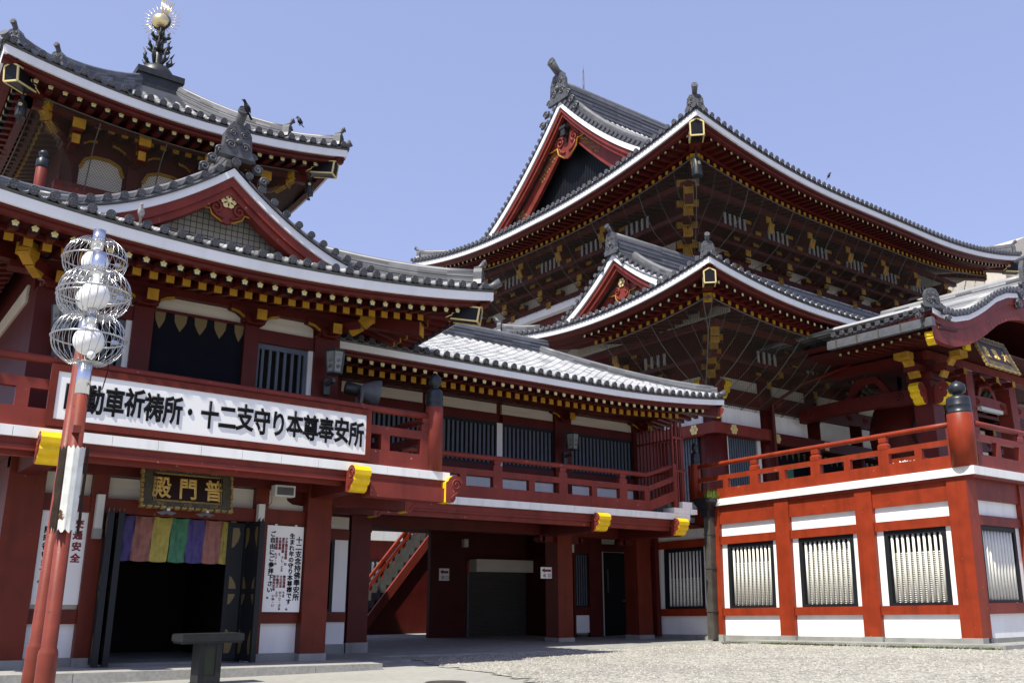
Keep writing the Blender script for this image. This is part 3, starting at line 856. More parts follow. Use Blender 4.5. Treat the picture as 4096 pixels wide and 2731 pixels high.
for c_, ins in (((cx - hw + .25, ty0 + .25), (1, 1)), ((cx + hw - .25, ty0 + .25), (-1, 1)), ((cx - hw + .25, ty0 + 2 * hw - .25), (1, -1))):
    hip_rafter(t, roof, c_, ins, 14.33, 3.4, .34, .42, .12)
    d = Vector((ins[0], ins[1], 0)).normalized(); c = Vector((c_[0], c_[1], 14.0)) + d * 1.5
    m2 = MB(); m2.bar(c, c + d * 2.2 + Z_ * .3, .3, .34); m2.mi = 1; m2.bar(c - d * .02, c + d * .02, .32, .36); m2.build("corner_beam", [RED3, GOLD], t, roof, shear=False)
mr = MB(); mo = MB()
for sd, cs_, rev, o in ((SS[0], 0, False, (-1, -1)), (SS[0], 2 * hw, True, (1, -1)), (SS[3], 0, False, (-1, 1)), (SS[3], 2 * hw, True, (1, 1))):
    d = Vector((o[0], o[1], 0)).normalized()
    pth = hip_path(sd, cs_, g_tow, .33, .25, hw - .5, 10, rev)
    ridge(mr, pth, .24, .34, 5)
    ridge(mr, [q + Z_ * .36 for q in hip_path(sd, cs_, g_tow, .33, 1.45, hw - .5, 8, rev)], .2, .16, 2)
    mo = MB(); onigawara(mo, hip_path(sd, cs_, g_tow, .36, 1.42, 2, 2, rev)[0] + Z_ * .12, d, .4, .46, fancy=1)
    mo.build("ridge_ornament", TILED, t, roof, shear=False); mo = MB(); onigawara(mo, pth[0] + d * .04, d, .4, .46, fancy=1)
    q = pth[0] + d * .05; mo.tube([q, q + d * .25 + Z_ * .06, q + d * .42 + Z_ * .14], [.09, .1, .115], 10)
    mo.build("ridge_ornament", TILED, t, roof, shear=False)
mr.build("hip_ridge", RIDGE, t, roof, tone=True, shear=False)
# finial
mb = MB()
for j in range(5):
    w = 1.02 - .055 * j; mb.box(cx - w, cx + w, cy - w, cy + w, 16.72 + .1 * j, 16.80 + .1 * j)
mb.build("finial_plinth", RIDGE, t, roof, tone=True, shear=False)
mb = MB(); mb.box(cx - .68, cx + .68, cy - .68, cy + .68, 17.2, 17.72); mb.box(cx - .74, cx + .74, cy - .74, cy + .74, 17.72, 17.93)
mb.box(cx - .72, cx + .72, cy - .72, cy + .72, 17.2, 17.28)
mb.lathe([(.56, 17.93), (.56, 18.05), (.52, 18.22), (.42, 18.36), (.25, 18.46), (.16, 18.5), (.14, 18.6), (.12, 20.0)], (cx, cy, 0), 20)
fin = mb.build("finial", BRONZE, t, roof, shear=False)
mb = MB()
for z0, nn, rr, hh in ((18.45, 7, .44, .56), (19.05, 6, .36, .34), (19.5, 5, .28, .26)):
    for i in range(nn):
        a = 2 * math.pi * i / nn + z0
        d = Vector((math.cos(a), math.sin(a), 0)); s_ = Vector((-d.y, d.x, 0)); c = Vector((cx, cy, z0))
        pts = [c + d * .1, c + d * rr * .62 + Z_ * hh * .05, c + d * rr * .98 + Z_ * hh * .36, c + d * rr * .9 + Z_ * hh * .66, c + d * rr * 1.14 + Z_ * hh]
        mb.tube(pts, [.05, .06, .05, .04, .008], 6)
        mb.tube([pts[1], c + d * rr * 1.0 + s_ * .08 + Z_ * hh * .32, c + d * rr * 1.2 + s_ * .1 + Z_ * hh * .55], [.05, .04, .006], 6)
    mb.lathe([(.13, z0 - .04), (.2, z0), (.2, z0 + .06), (.13, z0 + .12)], (cx, cy, 0), 14)
mb.build("finial_leaves", BRONZE, t, roof, shear=False)
mb = MB(); mb.sphere((cx - .05, cy, 20.17), .29, 20, 12, 1, 1, .92); mb.build("finial_ball", BRASS, t, roof, shear=False)
mb = MB()
for i in range(26):
    a = 2 * math.pi * i / 26; d = Vector((math.cos(a) * .8, math.cos(a) * -.55, math.sin(a)))
    c = Vector((cx - .03, cy, 20.17)); mb.tube([c + d * .28, c + d * (.62 + .03 * (i % 3))], .011, 5)
for i in range(7):
    c = Vector((cx - .06 + .03 * i, cy, 20.42)); mb.tube([c, c + Vector((-.02 + .035 * i, 0, .62))], .018, 5)
mb.build("finial_rays", BRASS, t, roof, shear=False)
mb = MB(); mb.tube([(cx - .03 + .3 * math.cos(a) * .8, cy - .3 * math.cos(a) * .55, 20.17 + .3 * math.sin(a)) for a in frange(0, 2 * math.pi * 29 / 30, 29)], .03, 6, close=True)
mb.build("finial_ring", BRONZE, t, roof, shear=False)

def net_sheet(th, parent, rows, su, cell=.12, name="bird_net"):
    """rows of points; uv measured in net cells"""
    mb = MB(); mb.uv = []
    m = len(rows[0]); vv = [0]
    mid = rows[len(rows) // 2]
    for j in range(1, m): vv.append(vv[-1] + (mid[j] - mid[j - 1]).length)
    ul = 0; prev = None
    for r in rows:
        if prev is not None: ul += (r[0] - prev[0]).length
        prev = r
        for j, q in enumerate(r): mb.v.append(q); mb.uv.append((ul / cell, vv[j] / cell))
    for i in range(len(rows) - 1):
        for j in range(m - 1): mb.face((i * m + j, i * m + j + 1, (i + 1) * m + j + 1, (i + 1) * m + j))
    return mb.build(name, NET, th, parent, shear=False)
sd = SS[0]
net_sheet(t, roof, [[sd.pt(a, 1.0, sd.E(a) - .2), sd.pt(a, 1.5, 13.6), sd.pt(a, 2.0, 12.6), sd.pt(a, 2.25, 11.4)] for a in frange(1, 2 * hw - 1, 12)], None, .085)
sd = SS[1]
net_sheet(t, roof, [[sd.pt(a, 1.0, sd.E(a) - .2), sd.pt(a, 1.5, 13.6), sd.pt(a, 2.0, 12.6), sd.pt(a, 2.25, 11.4)] for a in frange(1, 2 * hw - 1, 12)], None, .085)
mb = MB()
mb.tube([SS[0].pt(a, 1.0, SS[0].E(a) - .22) for a in frange(1, 2 * hw - 1, 16)], .022, 5); mb.tube([SS[1].pt(a, 1.0, SS[1].E(a) - .22) for a in frange(1, 2 * hw - 1, 16)], .022, 5)
for a in (2.6, 4.4, 6.2):
    mb.tube([SS[0].pt(a, 1.0, 14.0), SS[0].pt(a, 1.5, 13.6), SS[0].pt(a, 2.0, 12.6), SS[0].pt(a, 2.25, 11.4)], .018, 5)
mb.build("net_wires", NETW, t, roof, shear=False)
# ---------------------------------------------------------------- balconies, railings, signs
def scroll_end(th, p, out, w, k=1.0, name="beam_scroll", parent=None, shear=True):
    """cloud-scroll beam end: p = bottom back corner centre, out = horizontal outward"""
    p = Vector(p); out = Vector((out[0], out[1], 0)).normalized(); sd = out.cross(Z_)
    prof = [(0, 0), (.1, -.02), (.2, .01), (.25, .08), (.25, .13), (.33, .16), (.38, .24), (.36, .31), (.42, .36), (.43, .46), (.36, .55), (.26, .585), (.17, .57), (.09, .52), (.05, .45), (0, .42)]
    mb = MB()
    mb.prism([(a * k, b * k) for a, b in prof], p - sd * w / 2, out, Z_, sd, w, side_mi=1)
    mb.mi = 0
    for s in (-1, 1):
        c = p + sd * s * (w / 2 + .004) + out * .26 * k + Z_ * .38 * k
        mb.tube(spiral(c, out, Z_, .13 * k, 1.7, 26), .018 * k, 5)
        q = p + sd * s * (w / 2 + .004)
        mb.tube([q + out * a * k + Z_ * b * k for a, b in ((.12, .06), (.18, .14), (.27, .2), (.33, .28))], .012 * k, 4)
    return mb.build(name, [RED2, YEL], th, parent, shear=shear)

def railing(th, p0, p1, z0, posts, studs, caps=(), hand=True, m=RED2, hz=1.29, base_h=.36, mid=(.70, .89), shear=True, hr=.085, end_up=None):
    p0 = Vector((p0[0], p0[1], 0)); p1 = Vector((p1[0], p1[1], 0)); d = (p1 - p0).normalized(); n = Vector((-d.y, d.x, 0)); L = (p1 - p0).length
    def blk(mb, a, w, h0, h1, dep): mb.obox(p0 + d * a + Z_ * (z0 + (h0 + h1) / 2), d, n, Z_, w / 2, dep / 2, (h1 - h0) / 2)
    mb = MB(); nseg = max(1, int(L / 2.6))
    for i in range(nseg):
        a0, a1 = L * i / nseg, L * (i + 1) / nseg - .006
        mb.obox(p0 + d * (a0 + a1) / 2 + Z_ * (z0 + .012 + base_h / 2), d, n, Z_, (a1 - a0) / 2, .09, base_h / 2)
    mb.build("bottom_rail", m, th, shear=shear)
    mb = MB()
    for i in range(nseg):
        a0, a1 = L * i / nseg, L * (i + 1) / nseg - .006
        mb.obox(p0 + d * (a0 + a1) / 2 + Z_ * (z0 + (mid[0] + mid[1]) / 2), d, n, Z_, (a1 - a0) / 2, .075, (mid[1] - mid[0]) / 2)
    mb.build("middle_rail", m, th, shear=shear)
    if hand:
        N = max(2, int(L / 1.0)); mb = MB()
        mb.tube([p0 + d * L * i / N + Z_ * (z0 + hz) for i in range(N + 1)], hr, 12); mb.build("handrail", m, th, shear=shear)
    for a in posts:
        mb = MB(); blk(mb, a, .36, base_h + .012, mid[0], .17); 
        blk(mb, a, .345, mid[1], mid[1] + .12, .165)
        b = len(mb.v); 
        for h, w in ((mid[1] + .12, .345), (mid[1] + .19, .26)):
            for i, j in ((-1, -1), (1, -1), (1, 1), (-1, 1)): mb.vert(p0 + d * (a + i * w / 2) + n * j * w * .24 + Z_ * (z0 + h))
        for q in ((0, 1, 5, 4), (1, 2, 6, 5), (2, 3, 7, 6), (3, 0, 4, 7), (4, 5, 6, 7)): mb.face([b + i for i in q])
        blk(mb, a, .20, mid[1] + .19, mid[1] + .225, .12)
        blk(mb, a, .27, mid[1] + .225, hz - hr * .75, .15)
        mb.build("rail_post", m, th, shear=shear)
    for a in studs:
        mb = MB(); blk(mb, a, .235, base_h + .012, mid[0], .15); mb.build("rail_stud", m, th, shear=shear)
    for a in caps:
        mb = MB(); blk(mb, a, .27, mid[1] + .225, hz - hr * .7, .16); mb.build("rail_block", m, th, shear=shear)

def newel(th, x, y, z0, h, r, ch, m=RED2, sharp=False, shear=True, k=1.0):
    mb = MB(); mb.lathe([(r, z0), (r, z0 + h - .02), (r * .95, z0 + h)], (x, y, 0), 20); o = mb.build("newel_post", m, th, shear=shear)
    z = z0 + h; mb = MB()
    prof = [(r * .97, z - .01), (r * .99, z + .04), (r * .93, z + .06), (r * .93, z + .17 * k), (r * .97, z + .19 * k), (r * .93, z + .21 * k), (r * .92, z + .34 * k), (r * .86, z + .40 * k), (r * .55, z + .44 * k), (r * .34, z + .47 * k), (r * .4, z + .5 * k)]
    if sharp: prof += [(r * .68, z + .56 * k), (r * .74, z + .64 * k), (r * .64, z + .74 * k), (r * .34, z + .81 * k), (.012, z + .86 * k)]
    else: prof += [(r * .62, z + .53 * k), (r * .70, z + .62 * k), (r * .6, z + .72 * k), (r * .3, z + .79 * k), (.04, z + .81 * k), (.012, z + .84 * k)]
    mb.lathe(prof, (x, y, 0), 20); mb.build("newel_cap", IRONB, th, o, shear=shear)

def ledge_tiles(name, th, p0, p1, out, z0, z1, dep, pitch=.9, parent=None, shear=True):
    p0 = Vector((p0[0], p0[1], 0)); p1 = Vector((p1[0], p1[1], 0)); d = (p1 - p0).normalized(); out = Vector((out[0], out[1], 0)); L = (p1 - p0).length
    n = max(1, round(L / pitch)); mb = MB()
    for i in range(n):
        a0 = L * i / n; a1 = L * (i + 1) / n - .008
        mb.obox(p0 + d * (a0 + a1) / 2 - out * dep / 2 + Z_ * (z0 + z1) / 2, d, out, Z_, (a1 - a0) / 2, dep / 2, (z1 - z0) / 2)
    return mb.build(name, LEDGE, th, parent, shear=shear)

# pavilion balcony
ledge_tiles("balcony_ledge", PAV, (.9, 19.02), (12.39, 19.02), (0, -1), 4.40, 4.60, .6)
mb = MB(); mb.box(12.39 - .6, 12.385, 19.63, 25.5, 4.40, 4.60); mb.build("balcony_ledge", LEDGE, PAV)
mb = MB(); mb.box(1.0, 12.2, 19.12, 19.3, 4.24, 4.398).box(1.0, 12.18, 19.3, 19.5, 4.08, 4.26).box(1.0, 12.2, 19.06, 19.14, 4.16, 4.25); mb.build("balcony_edge_beam", RED2, PAV)
mb = MB(); mb.box(12.0, 12.2, 19.5, 25.5, 4.08, 4.398); mb.build("balcony_edge_beam", RED2, PAV)
for x_ in (3.3, 9.78):
    box_part("cantilever_beam", RED3, PAV, (x_ - .2, x_ + .2, 19.05, 20.9, 3.92, 4.24))
    scroll_end(PAV, (x_, 19.05, 3.92), (0, -1), .42, 1.0)
box_part("cantilever_beam", RED2, PAV, (10.16, 12.2, 18.98, 19.4, 3.86, 4.2))
scroll_end(PAV, (12.2, 19.05, 3.86), (1, 0), .3, 1.15)
for y_ in (21.2, 22.9):
    box_part("cantilever_beam", RED3, PAV, (10.16, 12.3, y_ - .2, y_ + .2, 3.8, 4.15)); scroll_end(PAV, (12.3, y_, 3.78), (1, 0), .42, .9)
box_part("balcony_soffit", RED3, PAV, (.9, 12.0, 19.5, 20.95, 4.3, 4.39))
tr = Thing("balcony_railing", "weathered red railing running behind the long white signboard, ending in a black pointed cap", "railing", (6.6, 19.2, 4.6), shear=PAV.shear)
railing(tr, (.9, 19.2), (11.86, 19.2), 4.60, (10.86,), (1.85, 9.7), (3.15, 5.7, 8.3, ), hz=1.36, mid=(.76, .96), base_h=.37)
newel(tr, 12.0, 19.2, 4.6, 1.62, .225, 1, sharp=True)
tr2 = Thing("balcony_railing", "red side railing turning back from the black-capped post toward the blue-grey windows", "railing", (12, 22, 4.6), shear=PAV.shear)
railing(tr2, (12.0, 19.43), (12.0, 25.4), 4.60, (2.6,), (1.3, 3.9), (), hz=1.36, mid=(.76, .96), base_h=.37)

# long signboard
SG = Thing("signboard", "long white red-framed signboard with bold black lettering on the balcony railing", "signboard", (6.67, 19.06, 4.7), shear=PAV.shear)
mb = MB(); mb.box(3.3, 10.03, 19.04, 19.09, 4.80, 5.74); mb.build("sign_panel", PAPER, SG)
mb = MB(); mb.box(3.18, 3.31, 19.02, 19.1, 4.66, 5.87).box(10.02, 10.15, 19.02, 19.1, 4.66, 5.87).box(3.31, 10.02, 19.02, 19.1, 5.735, 5.87).box(3.31, 10.02, 19.02, 19.1, 4.66, 4.80); mb.build("sign_frame", REDP, SG)
txt = "自動車祈祷所・十二支守り本尊奉安所"
xs = [3.42 + (9.96 - 3.42) * i / 17 for i in range(17)]
for i, ch in enumerate(txt):
    z_ = 5.05 + (.03 if i % 3 == 0 else -.01)
    text_into(ch, .60 if ch not in "・" else .5, (xs[i], 19.038, z_), X_, Z_, SG, "sign_character", INK, None, .003, .66, offset=.02)

# plaque over the doorway
def plaque(th, c, right, tilt, w, h, chars, csize):
    right = Vector(right).normalized(); nrm = right.cross(Z_) ; up = (Z_ * math.cos(tilt) + nrm * math.sin(tilt) * 1.0).normalized(); n = right.cross(up)
    c = Vector(c); mb = MB()
    mb.obox(c, right, up, n, w / 2 * .8, h / 2 * .74, .03); mb.build("plaque_board", PLAQUE, th)
    mb = MB()
    poly = [(-w * .5, -h * .52), (w * .5, -h * .52), (w * .53, h * .44), (-w * .53, h * .44)]
    for a0, a1, b0, b1 in ((-.5, .5, .37, .52), (-.5, .5, -.52, -.37), (-.5, -.40, -.37, .37), (.40, .5, -.37, .37)):
        mb.obox(c + right * w * (a0 + a1) / 2 + up * h * (b0 + b1) / 2 + n * .01, right, up, n, w * (a1 - a0) / 2, h * (b1 - b0) / 2, .05)
    mb.mi = 1
    def seg(a, b, r_): mb.tube([c + right * w * a[0] + up * h * a[1] + n * .065, c + right * w * b[0] + up * h * b[1] + n * .065], r_, 5)
    for q in (.385, .36):
        Q = q * .98
        for a, b in (((-q, Q - .01), (q, Q - .01)), ((-q, -Q + .01), (q, -Q + .01)), ((-q, -Q + .01), (-q, Q - .01)), ((q, -Q + .01), (q, Q - .01))): seg(a, b, .008)
    for i in range(34):
        for b in (-.36, .36): mb.obox(c + right * w * (-.37 + .74 * i / 33) + up * h * b * .99 + n * .06, right, up, n, .008, .008, .008)
    for i in range(14):
        f = -.5 + i / 13
        for b in (-.53, .53): mb.obox(c + right * w * f + up * h * b + n * .02, right, up, n, w * .028, h * (.018 + .012 * (i % 2)), .06)
    for i in range(9):
        f = -.5 + i / 8
        for a in (-.51, .51): mb.obox(c + right * w * a + up * h * f + n * .02, right, up, n, w * (.01 + .006 * (i % 2)), h * .05, .06)
    for f in (-.3, 0, .3):
        for b in (-.45, .45):
            q = c + right * w * f + up * h * b + n * .065
            for s in (-1, 1): mb.tube(spiral(q + right * s * h * .05, right * s, up, h * .05, 1.2, 10), .008, 4)
    mb.build("plaque_frame", [PLAQF, PLAQG], th)
    for i, ch in enumerate(chars):
        text_into(ch, csize, c + right * (w * (-.3 + .6 * i / (len(chars) - 1)) - csize * .42) - up * csize * .37 + n * .032, right, up, th, "plaque_character", GOLDT, None, .008, .85, offset=.012)
PQ = Thing("plaque", "black and gilt name plaque with three gold characters above the dark doorway", "plaque", (6.45, 20.6, 3.8), shear=PAV.shear)
plaque(PQ, (6.46, 20.52, 3.84), X_, -.18, 1.92, .84, "殿門普", .5)
for x_ in (6.07, 6.92):
    mb = MB(); mb.lathe([(.035, 3.36), (.05, 3.46), (.045, 3.5)], (x_, 20.45, 0), 10); mb.mi = 1
    mb.prism([(-.22, 0), (-.1, .02), (0, .07), (.1, .02), (.22, 0), (.1, -.06), (0, -.02), (-.1, -.06)], (x_, 20.55, 3.33), X_, Z_, Y_, .03)
    mb.bar((x_, 20.5, 3.36), (x_, 20.95, 3.45), .03, .03)
    solo(mb.build("plaque_lamp", [GREYP, GUTTER], None), "small lamp with grey wing bracket under the gilt plaque, " + ("left" if x_ < 6.5 else "right") + " one of two", "lamp", "lamps under the gilt plaque")

# notice posters
def poster(label, x0, x1, z0, z1, y):
    th = Thing("notice_board", label, "notice board", ((x0 + x1) / 2, y, z0), shear=PAV.shear)
    mb = MB(); mb.box(x0, x1, y, y + .03, z0, z1); mb.build("board", PAPER, th); mb = MB()
    for f in (.2, .75): mb.box(lerp(x0, x1, f), lerp(x0, x1, f) + .06, y + .005, y + .028, z1, z1 + .04)
    mb.build("hanger", GREYP, th)
    return th
def col_text(th, s, x, ztop, size, m, y, line=1.0, sx=1.0, off=.006):
    text_into("\n".join(s), size, (x, y - .004, ztop - size * .86), X_, Z_, th, "notice_lettering", m, None, .002, sx, line, off)
p1 = poster("white notice board with red heading column, half hidden by the red lamp poles", 3.73, 4.64, 1.37, 3.29, 21.12)
for i, ch in enumerate("交通安全"): text_into(ch, .19, (4.36, 21.116, 2.94 - .235 * i), X_, Z_, p1, "notice_lettering", INKR, None, .002, 1, offset=.008)
for i, ch in enumerate("自動車祈祷を受付中"): text_into(ch, .19, (4.12, 21.116, 2.92 - .19 * i * .93), X_, Z_, p1, "notice_lettering", INK, None, .002, 1, offset=.006)
for i, ch in enumerate("随時行います。"): text_into(ch, .15, (3.80, 21.116, 2.80 - .166 * i), X_, Z_, p1, "notice_lettering", INK, None, .002, 1, offset=.005)
p2 = poster("white notice board crowded with black and red columns of writing, right of the doorway", 8.57, 9.49, 1.25, 3.22, 21.0)
for s, x_, zt_, sz, m_, st in (("十二支念持佛奉安所", 9.30, 2.98, .165, INK, .165), ("生まれ年の守り本尊様です。", 9.14, 3.05, .135, INK, .137), ("ご自由にご参拝下さい。", 8.65, 3.08, .135, INK, .142)):
    for i, ch in enumerate(s): text_into(ch, sz, (x_, 20.996, zt_ - st * i - sz * .8), X_, Z_, p2, "notice_lettering", m_, None, .002, 1, offset=.005)
for k_, (a_, b_) in enumerate((("千手観世音菩薩　ね", "勢至菩薩　うま"), ("虚空蔵菩薩　うし・とら", "大日如来　ひつじ・さる"), ("文殊菩薩　う", "不動明王　とり"), ("普賢菩薩　たつ・み", "阿弥陀如来　いぬ・い"))):
    for s, z_ in ((a_, 2.95), (b_, 2.08)): col_text(p2, s, 9.03 - .083 * k_, z_, .072, INKR, 20.996, 1.0, 1, .002)

# five-colour curtain
CT = Thing("door_curtain", "purple, pink, yellow and green striped silk curtain hanging in the dark doorway", "curtain", (6.8, 21.6, 3.25), shear=PAV.shear)
names = ["purple", "pink", "yellow", "green", "purple", "pink", "yellow"]
xe = [5.36, 5.73, 6.13, 6.53, 6.91, 7.30, 7.71, 8.0]
for i, nm in enumerate(names):
    mb = MB(); mb.smooth = True; rows = []
    for j in range(15):
        z = 3.3 - .98 * j / 14; r = []
        for q in range(13):
            f = q / 12; am = .035 * math.sin(math.pi * f) * (1 - .5 * j / 14)
            r.append((lerp(xe[i], xe[i + 1], f) - .05 * j / 14 * (1 if i < 3 else .5), 21.62 + am * math.cos(6 * f + i) + .018 * math.sin(7 * f + 9 * j / 14 + i * 2) + .012 * math.sin(15 * f - 5 * j / 14 + i), z - .02 * math.sin(math.pi * f)))
        rows.append(r)
    mb.strip(rows); o = mb.build("curtain_strip", CLOTH[nm], CT)
# flood light, loudspeaker box
FL = Thing("floodlight", "large round grey floodlight on the balcony behind the signboard", "floodlight", (10.5, 20.3, 5.9))
mb = MB(); ax = Vector((.93, -.30, -.12)).normalized(); c = Vector((10.45, 20.3, 6.58)); 
for r0, a0 in (): pass
mb.tube([c, c + ax * .12, c + ax * .34, c + ax * .48, c + ax * .5], [.12, .2, .31, .345, .345], 24, caps=False)
mb.build("reflector_bowl", GUTTER, FL); mb = MB(); mb.tube([c + ax * .47, c + ax * .485], .33, 24); mb.build("lens", CHROME, FL)
mb = MB(); mb.tube([c - ax * .38, c - ax * .36, c], [.12, .17, .14], 14); mb.build("lamp_housing", BRONZE, FL)
mb = MB(); mb.bar(c - Z_ * .75, c - Z_ * .02 - Y_ * .2, .07, .03); mb.bar(c - Z_ * .75, c - Z_ * .02 + Y_ * .2, .07, .03); mb.box(c.x - .1, c.x + .1, c.y - .1, c.y + .1, 4.62, 5.86); mb.build("bracket", GUTTER, FL)
SPK = Thing("floodlamp", "small boxy grey flood lamp under the balcony edge, right of the gilt plaque", "lamp", (8.73, 20.6, 3.95))
mb = MB(); mb.obox((8.73, 20.6, 3.96), X_, Y_, Z_, .25, .12, .13); mb.build("lamp_case", GREYP, SPK)
mb = MB(); mb.obox((8.73, 20.475, 3.955), X_, Y_, Z_, .205, .006, .09); mb.build("lamp_face", GUTTER, SPK)
mb = MB(); mb.bar((8.6, 20.6, 4.08), (8.6, 20.6, 4.3), .03, .03); mb.tube([(8.5, 20.7, 3.85), (8.52, 20.75, 3.7), (8.46, 20.95, 3.55), (8.48, 20.98, 3.35)], .008, 5); mb.build("bracket", GUTTER, SPK)
# ---------------------------------------------------------------- connecting gallery
GAL = Thing("gallery_building", "red connecting gallery with a silver tiled roof above a dark passage", "gallery", (19, 25.6, 0))
t = GAL
for x0, x1 in ((21.3, 21.98), (25.22, 25.95)):
    p = box_part("column", REDP, t, (x0, x1, 25.6, 26.3, .16, 3.75)); box_part("column_base", CONC, t, (x0 - .03, x1 + .03, 25.57, 26.33, 0, .17), p)
p = box_part("column", RED3, t, (12.46, 13.1, 24.3, 25.0, .30, 4.1)); box_part("column_base", CONC, t, (12.43, 13.13, 24.27, 25.03, .0, .31), p)
p = box_part("post", RED3, t, (26.2, 26.40, 25.6, 25.9, .1, 3.8))
for x_ in (21.64, 25.58, 12.9):      # rounded bracket ends beneath the beam
    mb = MB(); mb.box(x_ - .9, x_ + .9, 25.75, 26.15, 3.42, 3.66)
    for s in (-1, 1): mb.lathe([(.12, 25.75), (.12, 26.15)], (x_ + s * .9, 0, 3.54), 12, axis='y')
    mb.build("beam_bracket", RED3, t)
box_part("main_beam", RED3, t, (12.3, 26.4, 25.65, 26.25, 3.66, 4.0))
box_part("soffit", MAROON, t, (11.9, 26.4, 23.2, 32, 4.0, 4.1))
box_part("edge_beam", RED2, t, [(11.5, 25.2, 22.97, 23.2, 3.97, 4.19), (11.5, 25.2, 23.0, 23.25, 3.80, 3.97), (11.5, 25.2, 22.92, 23.0, 3.95, 4.0)])
ledge_tiles("gallery_ledge", t, (11.5, 22.85), (25.27, 22.85), (0, -1), 4.2, 4.42, .7)
box_part("gallery_floor", CONC, t, (11.5, 26.3, 23.56, 33, 4.2, 4.4))
for x_ in (20.82, 24.6):
    box_part("cantilever_beam", RED3, t, (x_ - .27, x_ + .27, 22.95, 25.7, 3.62, 3.96)); scroll_end(t, (x_, 22.95, 3.66), (0, -1), .52, .98)
# ground floor interior
box_part("rear_wall", MAROON, t, [(12.6, 12.7, 25.0, 31.0, 0, 4.1), (19.36, 21.1, 31.0, 31.2, 0, 4.1), (24.6, 26.4, 31.0, 31.2, 0, 4.1), (21.1, 24.6, 31.0, 31.2, 2.9, 4.1)])  # first box is an unseen side wall, added to darken the passage
mb = MB()
for i in range(36): mb.obox((22.85, 31.06, .06 + i * .069), X_, Vector((0, 1, .5)), Vector((0, -.5, 1)), 1.7, .034, .026)
sh = mb.build("roller_shutter", SHUT, t); box_part("shutter_box", CREAM, t, (21.2, 24.9, 30.5, 31.0, 2.5, 2.98), sh)
box_part("shutter_frame", GUTTER, t, [(21.08, 21.15, 30.95, 31.1, 0, 2.5), (24.55, 24.62, 30.95, 31.1, 0, 2.5)], sh)
box_part("side_wall", MAROON, t, (24.05, 24.15, 28.05, 31, 0, 4.1))  # passage walls share the darker soffit red, its colour standing in for shade
box_part("inner_wall", RED3, t, [(24.1, 24.2, 28, 28.15, 0, 4.1), (24.92, 25.62, 28, 28.15, 0, 4.1), (24.2, 24.92, 28.02, 28.15, .85, 1.15), (24.2, 24.92, 28.02, 28.15, 3.2, 4.1), (25.62, 27, 28.02, 28.15, 3.3, 3.6), (25.62, 27, 28.02, 28.15, 3.85, 4.1)])
box_part("wall_panel", WHITE, t, (24.2, 24.92, 28.06, 28.15, .2, .85)); box_part("wall_panel", CREAM, t, (25.62, 27, 28.06, 28.15, 3.6, 3.85))
w_ = box_part("window", DARK, t, (24.2, 24.92, 28.1, 28.15, 1.15, 3.2)); mb = MB()
for i in range(5): mb.box(24.28 + .12 * i, 24.33 + .12 * i, 28.04, 28.08, 1.2, 3.15)
mb.build("window_slats", SLATB, t, w_)
dd = box_part("service_door", BLACK, t, (25.68, 26.95, 28.06, 28.12, .05, 3.28)); box_part("door_handle", CHROME, t, [(26.72, 26.86, 28.01, 28.05, 1.36, 1.40), (25.95, 25.97, 28.03, 28.06, 1.7, 2.6)], dd)
box_part("door_frame", GREYP, t, (25.62, 25.68, 28.0, 28.1, .05, 3.3), dd)
for x_, y_, z_ in ((20.9, 30.8, 3.45), (23.7, 27.6, 3.2)):
    mb = MB(); mb.box(x_ - .1, x_ + .1, y_, y_ + .2, z_, z_ + .3); mb.mi = 1; mb.box(x_ - .12, x_ + .12, y_ - .02, y_ + .22, z_ + .3, z_ + .33)
    solo(mb.build("ceiling_lamp", [CREAM, GUTTER], None), "small cream box lamp in the dark passage " + ("above the roller shutter" if x_ < 22 else "beside the nearer column"), "lamp", "box lamps in the passage")
# exit signs
def exit_sign(x0, y, z0, w, h, label):
    th = Thing("exit_sign", label, "sign", (x0, y, z0)); mb = MB(); mb.box(x0, x0 + w, y - .02, y, z0, z0 + h); mb.build("sign_plate", PAPER, th)
    mb = MB(); mb.prism([(.04, .72), (.3, .95), (.3, .80), (.92, .80), (.92, .63), (.3, .63), (.3, .5)] and [(.08 * w, .72 * h), (.34 * w, .93 * h), (.34 * w, .80 * h), (.92 * w, .80 * h), (.92 * w, .60 * h), (.34 * w, .60 * h), (.34 * w, .5 * h)], (x0, y - .021, z0), X_, Z_, Y_, -.004); mb.build("sign_arrow", INKR, th)
    for i, ch in enumerate("出口"): text_into(ch, h * .34, (x0 + w * (.2 + .42 * i), y - .022, z0 + h * .14), X_, Z_, th, "sign_lettering", INK, None, .002, 1, offset=.003)
exit_sign(20.75, 25.9, 2.17, .50, .39, "white exit sign with a red left arrow on the side of the nearer gallery column")
exit_sign(19.75, 30.98, 2.15, .46, .46, "dim exit sign with a red arrow on the back wall left of the roller shutter")
